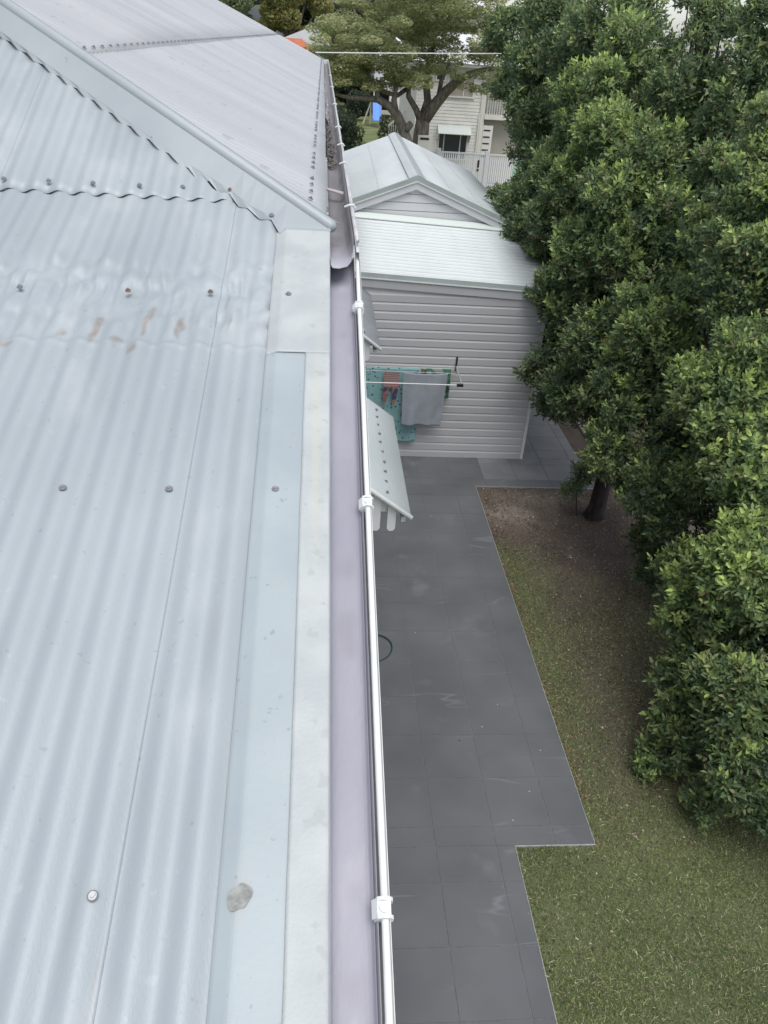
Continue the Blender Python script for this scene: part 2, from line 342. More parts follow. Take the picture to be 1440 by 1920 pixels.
def stain_at(X, Y):
    s = np.zeros_like(X)
    for sx, sy, rx, ry, a_ in STAINS:
        wb = (vnoise(X, Y, 55., 91)-.5)*1.3; wc = (vnoise(X, Y, 30., 92)-.5)*1.1; d = ((X-sx-(Y-sy)*.10)/(rx*.8)+wb)**2+((Y-sy)/ry+wc)**2; s = np.maximum(s, a_*.85*np.clip(1.5-d*1.2, 0, 1)*(.45+.55*vnoise(X, Y, 90., 93)))
    s = np.maximum(s, .10*np.clip(vnoise(X*40, Y*6, 1., 9)-.8, 0, .2)/.2)
    return s
def low_sheet(xa, xb, lift, stop_s):
    ncol = int(round((xb-xa)/PW*18)); xs = np.linspace(xa, xb, ncol+1)
    ys = np.concatenate([np.arange(-.9, 1.86, .08), np.arange(1.88, 2.52, .0075), np.arange(2.54, 2.86, .04)])
    ss = (ys-2.624)/math.cos(T17); ss = ss[ss < stop_s]; ss = np.append(ss, stop_s)
    X, S = np.meshgrid(xs, ss, indexing='ij'); Y = 2.624+S*math.cos(T17)
    band = np.exp(-((Y-2.26)/.17)**4)
    k = np.round((X+.321)/PW)
    seed = (np.sin(k*12.9898)*43758.5453) % 1.
    cen = 2.26+.10*(seed-.5)
    sq = np.exp(-((Y-cen)/.07)**2)*(.45+.4*seed)                    # squashed crests
    sq2 = np.exp(-((Y-2.045-.03*seed)/.03)**2)*.5*((seed*7) % 1.)
    sh = band*.010*(vnoise(X, Y, 11., 4)-.5)*2
    h = prof(X+sh)
    crest = np.clip((h+AMP)/AMP, 0, 1)
    h = h-(sq+sq2)*crest*.019
    h += band*.0085*(vnoise(X, Y, 22., 5)-.5)*2+band*.003*(vnoise(X, Y, 60., 6)-.5)
    h += .0035*np.exp(-((Y-2.028-.006*(vnoise(X, Y, 14., 8)-.5))/.009)**2)-.0022*np.clip((Y-2.03)/.01, 0, 1)*np.clip((2.12-Y)/.09, 0, 1)
    h += .0009*(vnoise(X, Y, 4., 7)-.5)
    Pp = O_np+np.stack([X+.006*(S+1.0), S*0, S*0], -1)+S[..., None]*S_np+(h+lift)[..., None]*N_np
    o = put("roof_sheet", gridmesh("roof_sheet", Pp, zinc, True, stain_at(X, Y)), house)
    return solid(o, .0012)
stop = (2.80-2.624)/math.cos(T17)
low_sheet(-.291, -.08, -.0002, stop)
low_sheet(-1.051, -.285, .0013, stop)
low_sheet(-1.813, -1.045, -.0002, stop)
low_sheet(-2.575, -1.807, .0013, stop)
low_sheet(-3.337, -2.569, -.0002, stop)
# upper hip-end sheets
TU = .466; U0 = np.array([0, 2.79, 6.202]); Su = np.array([0, 1, TU])/math.hypot(1, TU); Nu = np.array([0, -TU, 1])/math.hypot(1, TU)
def upper_sheet(xa, xb, lift):
    xs = np.linspace(xa, xb, int(round((xb-xa)/PW*14))+1)
    top = np.clip((-xs-.30)*1.06/math.cos(math.atan(TU)), .035, 6)    # ends under the hip flashing
    vv = np.linspace(0, 1, 14)
    X = np.repeat(xs[:, None], 14, 1); S = -.012+top[:, None]*vv[None]
    h = prof(X)+.0045+lift+.0009*(vnoise(X, S, 4., 11)-.5)
    Pp = U0+np.stack([X+.006*S, S*0, S*0], -1)+S[..., None]*Su+h[..., None]*Nu
    return solid(put("roof_sheet", gridmesh("roof_sheet", Pp, zinc, True, stain_at(X, 2.8+S)*.3), house), .0012)
upper_sheet(-1.051, -.290, .0028); upper_sheet(-1.813, -1.045, 0); upper_sheet(-2.575, -1.807, .0028); upper_sheet(-3.337, -2.569, 0.)

# main plane beyond the hip
B = R(23); tB = math.tan(B); EX, EZ = .024, 6.150
def main_sheet(ya, yb, lift, first=False):
    ys = np.linspace(ya, yb, int(round((yb-ya)/PW*8))+1)
    for (t0, t1, lf) in ((0., 1., 0.), (.97, 4.2, .0015)):
        cap = np.minimum(t1, np.maximum((ys-2.62)*1.155-.02, t0+.001))
        far = np.minimum(cap, 4.2)
        vv = np.linspace(0, 1, 12); D = t0+(far-t0)[:, None]*vv[None]; Y = np.repeat(ys[:, None], 12, 1)
        if (far-t0).max() < .03: continue
        h = AMP*np.cos((Y-3.0)/PW*2*math.pi)-AMP+lift+lf+.002*(vnoise(Y, D, 1.5, 12)-.5)
        sag = .012*np.sin(Y*.9)*.5
        Pp = np.stack([EX-D*1.0+np.sin(B)*h, Y-(D*.0), EZ+D*tB+np.cos(B)*h+sag*0], -1)
        # far end is cut slightly off square
        st = .25*np.clip(vnoise(Y*3, D*.8, 1., 13)-.62, 0, .3)
        solid(put("roof_sheet", gridmesh("roof_sheet", Pp, zinc_far, True, st), house), .0012)
y = 2.64; k = 0
while y < 19.9:
    main_sheet(y, min(y+.766, 20.0), .0025*(k % 2)); y += .762; k += 1

# hip flashing: rolled ridge with two wings
HP = [Vector((.036, 2.632, 6.156)), Vector((-1.084, 3.592, 6.640)), Vector((-2.5, 4.82, 7.25))]
hd = (HP[1]-HP[0]).normalized()
WING = [(.034, 2.602, 6.150), (-.108, 2.600, 6.149), (-.125, 2.585, 6.136), (-.157, 2.66, 6.165), (-.195, 2.69, 6.1585), (-.235, 2.723, 6.184), (-.268, 2.76, 6.181), (-.302, 2.805, 6.2115), (-.338, 2.83, 6.206), (-.375, 2.866, 6.240), (-.412, 2.885, 6.232), (-.45, 2.923, 6.268)]
xk = -.45; 
while xk > -2.3:
    xk -= .0375; yb_ = 2.923+(-.45-xk)*.905; cr = abs(((xk+.45)/.075) % 1.)
    crest = .5+.5*math.cos(2*math.pi*((xk+.4495)/.075))
    WING.append((xk, yb_+.012*crest-.01, 6.202+(yb_-2.79)*TU+.006-.009*(1-crest)))
fl = MB()
ridge_pts = []
for (x, y_, z) in WING:
    t = ((Vector((x, y_, z))-HP[0]).dot(hd)); base = HP[0]+hd*max(.0, t+.02)
    ridge_pts.append(base+Vector((-.012, -.012, .004)))
e0, e1 = Vector((-.108, 2.600, 6.153)), Vector((-2.3, 4.60, 7.05))
q0, q1 = Vector((-.45, 2.923, 6.2705)), Vector((-1.408, 3.776, 6.676))
edge = []
for i, (x, y_, z) in enumerate(WING):
    if x > -.13: edge.append(Vector((x, y_+.012, z+.006))); continue
    f_ = (-.45-x)/.958; e = q0+(q1-q0)*f_
    if x > -.45:
        CR = [(-.108, 2.602, 6.153), (-.157, 2.66, 6.167), (-.235, 2.723, 6.186), (-.302, 2.805, 6.2135), (-.375, 2.866, 6.242), (-.4501, 2.923, 6.2705)]
        for c0, c1 in zip(CR[:-1], CR[1:]):
            if c1[0] <= x <= c0[0]: e = Vector(c0).lerp(Vector(c1), (c0[0]-x)/(c0[0]-c1[0]))
    edge.append(e+(ridge_pts[i]-e).normalized()*.012)
fl.strip([Vector(a_)+Vector((0, 0, .002)) for a_ in WING], edge); fl.strip([e_.copy() for e_ in edge], ridge_pts)
hipw = fl.build("hip_flashing", hip_zinc, house, smooth=False); solid(hipw, .0015, -1)
fr = MB(); L_ = 4.0
sideN = Vector((math.sin(B), 0, math.cos(B)))
perp = hd.cross(sideN).normalized()
if perp.y < 0: perp = -perp
A_ = [HP[0]+hd*t+Vector((.012, .008, .004)) for t in np.linspace(.04, L_, 12)]; B_ = [p+perp*.085+sideN*(-.002) for p in A_]
fr.strip(A_, B_); solid(fr.build("hip_flashing_far_wing", hip_zinc, house, smooth=True), .0015)
MB().tube([HP[0]-hd*.012+Vector((0, 0, .002)), HP[0]+Vector((0, 0, .005)), HP[0]+hd*1.5+Vector((0, 0, .006)), HP[0]+hd*L_+Vector((0, 0, .006))], [.012, .021, .021, .021], 14).build("hip_roll", hip_zinc, house, smooth=True)

# verge (barge) flashings along the right edge of the low roof
def extrude(profile, s0, s1, name, m, n=2, parent=house, jit=0., stainf=None, th=.0012):
    s = np.linspace(s0, s1, n); pr_ = np.array(profile)
    Pp = np.zeros((n, len(pr_), 3))
    for i, q in enumerate(s):
        jx = jit*(vnoise(np.array([q*9.]), np.array([1.]), 1., 21)[0]-.5)
        Pp[i] = O_np+np.stack([pr_[:, 0]+jx, 0*pr_[:, 0], 0*pr_[:, 0]], 1)+q*S_np+pr_[:, 1:2]*N_np
    st = None
    if stainf: st = stainf(Pp[..., 0], Pp[..., 1])
    me = gridmesh(name, Pp, m, False, st); return solid(put(name, me, house), th)
cut = -.66
def sub(pts, k=10):
    out = []
    for a_, b2 in zip(pts[:-1], pts[1:]):
        for i in range(k): out.append((a_[0]+(b2[0]-a_[0])*i/k, a_[1]+(b2[1]-a_[1])*i/k))
    return out+[pts[-1]]
def st_low(X, Y): return .8*np.clip(1.4-((X+.103)/.016)**2-((Y-.715)/.03)**2, 0, 1)*.5+.25*np.clip(vnoise(X*60, Y*30, 1., 31)-.75, 0, .25)/.25
def st_up(X, Y): return .55*np.clip(1-((X-.0)/.012)**2-((Y-1.75)/.5)**2*.6, 0, 1)*np.clip(vnoise(X*9, Y*4, 1., 33)+.4, 0, 1)
extrude(sub([(-.137, -.009), (-.133, -.006), (-.112, .003), (-.108, .0042), (-.028, .0042)]), -3.6, -.645, "verge_flashing", flash_blue, 160, stainf=st_low)
extrude(sub([(-.033, .0066), (.029, .0066), (.031, .004), (.031, -.022)]), -3.6, -.60, "verge_flashing", flash_white, 120, jit=.0015, stainf=st_up)
extrude(sub([(-.137, -.0085), (-.133, -.0055), (-.108, .0062), (-.104, .0072), (.0295, .0078), (.0315, .005), (.0315, -.022)]), -.655, -.018, "verge_flashing", flash_white, 60, stainf=st_up)
# timber barge board and wall below
MB().quadbox([lowp(-.02, -3.6, -.16), lowp(.003, -3.6, -.16), lowp(.003, .0, -.16), lowp(-.02, .0, -.16), lowp(-.02, -3.6, -.024), lowp(.003, -3.6, -.024), lowp(.003, .0, -.024), lowp(-.02, .0, -.024)])
bw = MB(); bw.quadbox([lowp(-.02, -3.6, -.18), lowp(.003, -3.6, -.18), lowp(.003, .0, -.18), lowp(-.02, .0, -.18), lowp(-.02, -3.6, -.024), lowp(.003, -3.6, -.024), lowp(.003, .0, -.024), lowp(-.02, .0, -.024)]); bw.build("barge_board", trim, house)
wl = MB(); wl.box(-8, -.16, -.4, 19.6, 0, 5.15); wl.box(-8, -.16, 2.7, 19.6, 5.15, 6.0); wl.build("wall", trim, house)
cb = MB()
for i in range(36): z0 = .1+i*.15; cb.prism([(-.155, -.4 if z0 < 5 else 2.7, z0), (-.133, -.4 if z0 < 5 else 2.7, z0), (-.146, -.4 if z0 < 5 else 2.7, z0+.148), (-.155, -.4 if z0 < 5 else 2.7, z0+.148)], (0, 20.0 if z0 < 5 else 16.9, 0))
cb.build("wall_boards", board, house, kind='stuff')
MB().box(-.13, .0, 2.75, 19.9, 5.98, 6.0).build("soffit", trim, house)

# low gutter (follows the verge down the slope)
def tubeS(x, n, s0, s1, r, nm, m, seg=10, jit=0.):
    pts = [lowp(x+jit*random.uniform(-1, 1), s, n) for s in np.linspace(s0, s1, 26)]
    return MB().tube(pts, r, seg).build(nm, m, house, smooth=True)
gl = [(.022, -.012), (.022, -.054), (.026, -.060), (.036, -.062), (.040, -.0605), (.092, -.062), (.100, -.059), (.1055, -.051)]
extrude(sub([(a_, b2) for a_, b2 in gl], 3), -3.6, -.075, "low_gutter_trough", lavender, 700, stainf=lambda X, Y: np.clip(vnoise(X*30+3, Y*16, 1., 77)-.52, 0, .4)*1.2*np.exp(-((X-.068)/.018)**2)+.25*np.clip(vnoise(X*70, Y*22, 1., 78)-.75, 0, .25))
extrude([(.1055, -.051), (.107, -.042), (.109, -.032)], -3.6, -.10, "low_gutter_lip", grey_metal, 2)
tubeS(.119, -.030, -3.6, -.03, .0062, "gutter_bead", white_bead, 12, .0004)
extrude([(.127, -.032), (.127, -.110), (.03, -.112)], -3.6, -.10, "low_gutter_front", white_bead, 2)
def clip_bracket(x, s, n):
    q = MB()
    for ds in (-.013, .013):
        q.prism([lowp(x-.016, s+ds-.003, n-.006), lowp(x-.012, s+ds-.003, n+.008), lowp(x-.003, s+ds-.003, n+.0125), lowp(x+.007, s+ds-.003, n+.011), lowp(x+.0135, s+ds-.003, n+.002), lowp(x+.0135, s+ds-.003, n-.012), lowp(x-.016, s+ds-.003, n-.012)], Sv*.006)
    q.prism([lowp(x-.020, s-.014, n-.004), lowp(x-.012, s-.014, n+.007), lowp(x+.0095, s-.014, n+.009), lowp(x+.0095, s-.014, n-.008), lowp(x-.02, s-.014, n-.008)], Sv*.028)
    q.tube([lowp(x-.001, s, n+.006), lowp(x-.001, s, n+.0105)], .0075, 14)
    q.build("gutter_bracket", white_bead, house)
for yy in (2.262, 1.518, .703): clip_bracket(.119, (yy-2.624)/math.cos(T17), -.030)

# far gutter: level, dark inside, silver foil and debris
fy0, fy1, gz0 = 2.43, 20.3, 6.135
def levelstrip(prof_, y0, y1, nm, m, n=60, jit=.0, shape=None, dirt=False):
    ys = np.linspace(y0, y1, n); pr_ = np.array(prof_); Pp = np.zeros((n, len(pr_), 3))
    for i, q in enumerate(ys):
        x = pr_[:, 0].copy(); z = pr_[:, 1].copy()
        yy = np.full(len(x), q)
        if shape and i == 0: yy = yy+np.array(shape)
        z += jit*(vnoise(x*40, yy*7, 1., 41)-.5)
        if dirt: z = z+np.where(z < 6.1, .034*np.clip((3.1-yy)/.6, 0, 1), 0)
        Pp[i] = np.stack([x, yy, z], 1)
    st = np.clip((Pp[..., 1]-2.28)/.6, 0, 1)*(.65+.6*vnoise(Pp[..., 0]*60, Pp[..., 1]*6, 1., 44)) if dirt else None
    if dirt: st = np.clip(st, 0, 1)
    return solid(put(nm, gridmesh(nm, Pp, m, False, st), house), .0008)
levelstrip([(.033, 6.075), (.034, 6.062), (.040, 6.055), (.06, 6.054), (.085, 6.056), (.098, 6.062), (.105, 6.078), (.108, gz0)], fy0, fy1, "far_gutter_trough", attr_mix(mat("soiled_gutter_metal", (.36, .355, .42), .5, 0, .05, 5., .15, 60., col2=(.40, .395, .46), stretch=(3, .5, 1)), "stain", (.15, .138, .14)), 160, .0006, [0, -.02, -.03, -.03, -.01, .03, .08, .14], True)
MB().tube([(.117+random.uniform(-.0015, .0015), q, gz0+.002*math.sin(q*3)) for q in np.linspace(2.56, 20.3, 60)], .0075, 10).build("far_gutter_bead", mat("old_grey_bead", (.50, .49, .50), .5, .2, .15, 12.), house, smooth=True)
levelstrip([(.112, gz0+.004), (.113, gz0-.02), (.123, gz0-.02), (.124, gz0-.09)], 2.5, 20.3, "far_gutter_front", trim, 2)
MB().box(.0, .125, 20.3, 20.31, 6.05, 6.15).build("gutter_end_cap", white_bead, house)
for yy in (3.1, 4.215, 4.96, 5.94, 7.9, 10.45, 13.2): MB().tube([(.09, yy, gz0+.004), (.108, yy, gz0+.012), (.125, yy, gz0+.012), (.131, yy, gz0+.001)], .004, 6).build("gutter_strap", white_bead, house)
foil = MB(); ys = np.linspace(6.9, 13.5, 60)
foil.strip([(.030, yv, 6.11+random.uniform(-.006, .006)) for yv in ys], [(.045+random.uniform(-.008, .008), yv, 6.085+random.uniform(-.01, .01)) for yv in ys])
foil.strip([(.045, yv, 6.085) for yv in ys], [(.058+random.uniform(-.01, .006), yv, 6.07+random.uniform(-.006, .006)) for yv in ys])
foil.build("foil_lining", gutter_silver, house)
deb = MB()
for i in range(1500):
    yv = 4.6+abs(random.gauss(0, 1.5)); yv = yv if yv < 9 else 5
    xv = random.triangular(.036, .09, .04); s_ = random.uniform(.002, .006)
    p0 = Vector((xv, yv, 6.060+random.uniform(0, .01))); a1 = random.uniform(0, 6.28); d1 = Vector((math.cos(a1), math.sin(a1), random.uniform(-.3, .6)))*s_*2; d2 = Vector((-math.sin(a1), math.cos(a1), random.uniform(-.3, .3)))*s_
    b0 = len(deb.v); deb.v += [tuple(p0), tuple(p0+d1+d2), tuple(p0+d1*1.6), tuple(p0+d1-d2)]; deb.f.append((b0, b0+1, b0+2, b0+3))
deb.build("gutter_debris", mat("dry_leaf_debris", (.07, .06, .055), .9, 0, .5, 60., col2=(.22, .205, .19)), house, kind='stuff')
MB().prism([(.01, 3.74, 6.10), (.10, 3.66, 6.095), (.098, 3.63, 6.09), (.01, 3.69, 6.10)], (0, 0, .006)).build("gutter_strap_inside", mat("pale_strap", (.4, .36, .35), .7), house)
MB().box(-.9, .03, 19.98, 20.04, 6.13, 6.15)

# screws
def screw_mesh(nm, m1):
    q = MB(); q.tube([(0, 0, 0), (0, 0, .0018)], .0085, 12); q.tube([(0, 0, .0015), (0, 0, .003)], .0065, 12); q.tube([(0, 0, .0028), (0, 0, .0075)], .0042, 6)
    me = mesh(nm, q.v, q.f, m1); me.materials.append(rubber)
    for p in me.polygons[:14]: p.material_index = 1
    return me
scm, scr = screw_mesh("roof_screw", steel), screw_mesh("roof_screw_rusty", rusty)
def screw(p, nrm, me=scm, s=1.):
    o = put("roof_screw", me, house, p); o.rotation_euler = Vector(nrm).to_track_quat('Z', 'Y').to_euler(); o.scale = (s, s, s); return o
for x, yy, me in ((-.321, .722, scm), (-.547, 1.517, scm), (-.321, 1.52, scm), (-.775, 1.515, scm), (-1.0, 1.513, scm), (-.829, 2.242, scm), (-.536, 2.246, scr), (-.308, 2.256, scr), (-.55, .72, scm)):
    screw(lowp(x, (yy-2.624)/math.cos(T17), .0035), Nv, me)
screw(lowp(-.089, (1.524-2.624)/math.cos(T17), .0045), Nv); screw(lowp(-.087, (2.254-2.624)/math.cos(T17), .0085), Nv)
for x, yy, z in ((-1.032, 2.82, 6.216), (-.89, 2.821, 6.217), (-.749, 2.822, 6.217), (-.599, 2.824, 6.218), (-.459, 2.827, 6.219)): screw((x, yy, z+.006), Nu)
for x, yy, z in ((-1.155, 3.581, 6.575), (-1.015, 3.455, 6.516), (-.88, 3.328, 6.456), (-.729, 3.189, 6.392), (-.592, 3.06, 6.332), (-.302, 2.812, 6.218), (-.157, 2.668, 6.172)):
    screw((x, yy+.006, z+.007), Nu, scr if x > -.35 and x < -.2 else scm)
nB = (math.sin(B), 0, math.cos(B)); kk = 0
for i in range(0, 220, 2):
    yv = 3.0+i*PW
    if yv > 19.8: break
    if (i//2) % 5 != 4: screw((EX-.06, yv, EZ+.06*tB+.004), nB, rusty and scm, 1.15); kk += 1
    if yv > 3.7: screw((EX-.99, yv, EZ+.99*tB+.008), nB, scm, 1.15)
# sealant smear
q = MB(); pts = []
for k in range(22):
    a1 = k/22*2*math.pi; rr_ = .0165*(1+.18*math.sin(2*a1+.6)+.08*math.sin(5*a1)); pts.append((rr_*math.cos(a1), rr_*1.25*math.sin(a1)))
base = lowp(-.103, (.715-2.624)/math.cos(T17), .0045)
q.prism([base+Vector((p[0], 0, 0))+Sv*p[1] for p in pts], Nv*.0022)
q.prism([base+Vector((p[0]*.45+.006, 0, 0))+Sv*p[1]*.45+Nv*.002 for p in pts], Nv*.0016)
q.build("sealant_patch", sealant, house)
# far end capping and power cable bracket
MB().prism([(-.10, 20.0, 6.21), (.03, 20.02, 6.155), (.03, 20.06, 6.155), (-.10, 20.05, 6.21)], (0, 0, .02)).build("end_cap_flashing", grey_metal, house)

# window hoods
def hood(y0, y1, dz, dx, label_mat, nslat):
    xa, za, xb, zb = -.15+dx, 4.46+dz, .66+dx, 3.865+dz
    W = .036; n = int((y1-y0)/W)*8; ys = np.linspace(y0, y1, n+1); Yg, Tg = np.meshgrid(ys, np.linspace(0, 1, 3), indexing='ij')
    L = math.hypot(xb-xa, zb-za); nx_, nz_ = (za-zb)/L, (xb-xa)/L
    h = .0075*np.tanh(2.*np.cos(Yg/W*2*math.pi))
    Pp = np.stack([xa+(xb-xa)*Tg+nx_*h, Yg, za+(zb-za)*Tg+nz_*h], -1)
    solid(put("hood_sheet", gridmesh("hood_sheet", Pp, label_mat, True), house), .001)
    MB().tube([(xa, y0-.01, za+.004), (xb+.005, y0-.01, zb+.002)], .017, 10).build("hood_edge_roll", white_bead, house, smooth=True)
    MB().tube([(xa, y1+.01, za+.002), (xb, y1+.01, zb+.002)], .008, 8).build("hood_edge_roll", mat("hood_dark_edge", (.2, .21, .22), .5), house, smooth=True)
    for k in range(nslat):
        xs_ = .53+dx-.108*k; zt = za+(zb-za)*((xs_-xa)/(xb-xa))-.015; zl = 3.74+dz+.0*k; hw = .029
        MB().prism([(xs_-hw, y0+.02, zt+.02), (xs_+hw, y0+.02, zt-.025), (xs_+hw, y0+.02, zl+.02), (xs_+hw-.016, y0+.02, zl), (xs_-hw+.016, y0+.02, zl), (xs_-hw, y0+.02, zl+.02)], (0, .018, 0)).build("hood_slat", trim, house)
    MB().prism([(xa, y0+.045, za-.03), (xb-.03, y0+.045, zb+.018), (xa, y0+.045, zb+.018)], (0, .02, 0)).build("hood_end_board", trim, house)
    MB().box(xb-.06, xb-.03, y0+.04, y1-.04, zb-.06, zb-.02).build("hood_rail", trim, house)
    for i in range(10):
        yy = y0+.12+i*(y1-y0-.24)/9; t = .80+random.uniform(-.01, .01); screw((xa+(xb-xa)*t+nx_*.008, yy, za+(zb-za)*t+nz_*.008), (nx_, 0, nz_), scm, 1.5)
    w_ = MB(); w_.box(-.135, -.11, y0+.1, y1-.1, za-1.6, za-.1); w_.build("window", glass, house)
hood(4.56, 6.2, 0, 0, new_zinc, 4); hood(7.3, 9.1, .22, -.055, mat("grey_hood_metal", (.40, .42, .45), .5, .3, .06, 5.), 3)  # farther hood's sheet is coloured a darker grey than the nearer one

# ------------------------------------------------------------------ SHED WITH CLAD WALL
shed = thing("shed", "white weatherboard lean-to shed with low corrugated roof at the end of the tiled path", "shed", (1.9, 14, 0))
YF = 12.98
def ztop(x): return 3.36-.041*(x-.71)
for i in range(21):
    z0 = -.005+i*.1525; z1 = z0+.1525; xl, xr = -.1, 3.865
    if z0 > 3.0: break
    q = MB(); q.prism([(xl, YF, z0+.002), (xl, YF-.020, z0+.004), (xl, YF-.021, z0+.110), (xl, YF-.004, z0+.149), (xl, YF, z0+.1505)], (xr-xl, 0, 0)); q.build("weatherboard", board, shed)
MB().box(-.1, 3.85, YF, YF+.08, 0, 3.13).build("wall_core", trim, shed)
MB().box(3.85, 3.90, YF-.028, YF+.03, 0, 3.1).build("corner_trim", trim, shed)
for i in range(20):
    z0 = -.005+i*.1525; MB().prism([(3.86, YF+.04, z0+.002), (3.882, YF+.04, z0+.004), (3.883, YF+.04, z0+.11), (3.864, YF+.04, z0+.149)], (0, 1.9, 0)).build("weatherboard", board, shed)
xr_ = 3.98
MB().prism([(-.1, YF-.045, ztop(-.1)-.225), (xr_, YF-.045, ztop(xr_)-.225), (xr_, YF-.045, ztop(xr_)-.075), (-.1, YF-.045, ztop(-.1)-.075)], (0, .04, 0)).build("fascia", board, shed)
MB().prism([(-.1, YF-.065, ztop(-.1)-.082), (xr_, YF-.065, ztop(xr_)-.082), (xr_, YF-.065, ztop(xr_)-.065), (-.1, YF-.065, ztop(-.1)-.065)], (0, .03, 0)).build("barge_lip", white_bead, shed)
MB().prism([(-.1, YF-.055, ztop(-.1)-.064), (xr_, YF-.055, ztop(xr_)-.064), (xr_, YF-.048, ztop(xr_)+.012), (-.1, YF-.048, ztop(-.1)+.012)], (0, .02, 0)).build("barge_capping", greenish, shed)
YR = 15.0; SL = .235
PS = .118; ncr = int((YR-YF)/PS); yy = np.linspace(YF-.03, YR, ncr*14); xx = np.array([-.1, 1., 2., 3., 4.])
Yg, Xg = np.meshgrid(yy, xx, indexing='ij'); Zg = ztop(Xg)+(Yg-YF)*SL+.020*np.tanh(2.4*np.cos(Yg/PS*2*math.pi))+.002
solid(put("roof_sheet", gridmesh("roof_sheet", np.stack([Xg, Yg, Zg], -1), new_zinc, True), shed), .001)
for xs_ in (1.25, 2.35, 3.3):
    for j in range(1, ncr, 2): 
        yv = round((YF+.05+j*PS)/PS)*PS; screw((xs_+.02*(yv-13), yv, ztop(xs_)+(yv-YF)*SL+.016), (0, -.2, 1), scm, 1.1).parent = shed
for o in [o for o in shed.children if o.name.startswith("roof_screw")]: o.location = o.location+wloc(house)-wloc(shed)
MB().prism([(-.1, YR-.07, ztop(-.1)+.485), (xr_, YR-.07, ztop(xr_)+.485), (xr_, YR-.01, ztop(xr_)+.57), (-.1, YR-.01, ztop(-.1)+.57)], (0, .012, .0)).build("apron_flashing", greenish, shed)
MB().prism([(-.1, YR-.10, ztop(-.1)+.475), (xr_, YR-.10, ztop(xr_)+.475), (xr_, YR-.10, ztop(xr_)+.49), (-.1, YR-.10, ztop(-.1)+.49)], (0, .03, .0)).build("apron_lip", white_bead, shed)

# ------------------------------------------------------------------ GARAGE WITH GABLE
gar = thing("garage", "white gabled garage with bright metal roof behind the lean-to shed", "garage", (1.8, 18.5, 0))
XA, ZA, GP, Y1, Y2, HW = 1.72, 4.56, .385, 15.0, 22.0, 2.05
gp = MB(); gp.prism([(XA-1.95, Y1+.05, 0), (XA+1.95, Y1+.05, 0), (XA+1.95, Y1+.05, ZA-.12-1.95*GP), (XA, Y1+.05, ZA-.12), (XA-1.95, Y1+.05, ZA-.12-1.95*GP)], (0, 6.85, 0)); gp.build("wall", board_g, gar)
for i in range(7):
    z0 = 3.55+i*.145; zt = z0+.130
    if z0 > ZA-.22: break
    hwb = max(.03, (ZA-.13-z0)/GP); hwt = max(.02, (ZA-.13-zt)/GP); hwb = min(hwb, 1.95); hwt = min(hwt, 1.95)
    MB().prism([(XA-hwb, Y1+.048, z0), (XA+hwb, Y1+.048, z0), (XA+hwt, Y1+.048, zt), (XA-hwt, Y1+.048, zt)], (0, -.022, 0)).build("weatherboard", board_g, gar)
for sg in (-1, 1):
    yy = np.linspace(Y1, Y2, int((Y2-Y1)/PW)*5+1); tt = np.linspace(0, 1, 4); Yg, Tg = np.meshgrid(yy, tt, indexing='ij')
    h = AMP*np.cos(Yg/PW*2*math.pi)
    Pp = np.stack([XA+.018*(Yg-Y1)+sg*HW*Tg, Yg, ZA-GP*HW*Tg+h+.01], -1)
    solid(put("roof_sheet", gridmesh("roof_sheet", Pp, new_zinc, True), gar), .001)
    for t in (.33, .62, .93):
        for j in range(0, int((Y2-Y1)/PW), 4):
            yv = round(Y1/PW)*PW+PW*(j+1); o = put("roof_screw", scm, gar, (XA+.018*(yv-Y1)+sg*HW*t, yv, ZA-GP*HW*t+.02)); o.scale = (1.1,)*3
    # barge capping, lip, barge board
    def rake(dx0, dz0, dz1, y0_, th, nm, m):
        a0 = (XA, y0_, ZA+dz0); a1 = (XA+sg*HW, y0_, ZA+dz0-GP*HW); a2 = (XA+sg*HW, y0_, ZA+dz1-GP*HW); a3 = (XA, y0_, ZA+dz1)
        MB().prism([a0, a1, a2, a3], (0, th, 0)).build(nm, m, gar)
    rake(0, -.055, .03, Y1-.05-(.001 if sg > 0 else 0), .07, "barge_capping", greenish)
    rake(0, -.072, -.056, Y1-.065-(.001 if sg > 0 else 0), .03, "barge_lip", white_bead)
    rake(0, -.20, -.073, Y1-.04-(.001 if sg > 0 else 0), .04, "barge_board", trim)
    A_ = []; 
    MB().prism([(XA, Y1-.05, ZA+.045), (XA+sg*.055, Y1-.05, ZA+.03), (XA+sg*.15, Y1-.05, ZA+.03-.15*GP+.01), (XA+sg*.15, Y1-.05, ZA+.018-.15*GP+.01), (XA, Y1-.05, ZA+.03)], (.018*(Y2-Y1), Y2-Y1+.02, 0)).build("ridge_cap", greenish if sg > 0 else new_zinc, gar)
    MB().box(*sorted((XA+sg*(HW-.02), XA+sg*(HW+.10))), Y1, Y2, ZA-GP*HW-.09, ZA-GP*HW-.02).build("gutter", trim, gar)

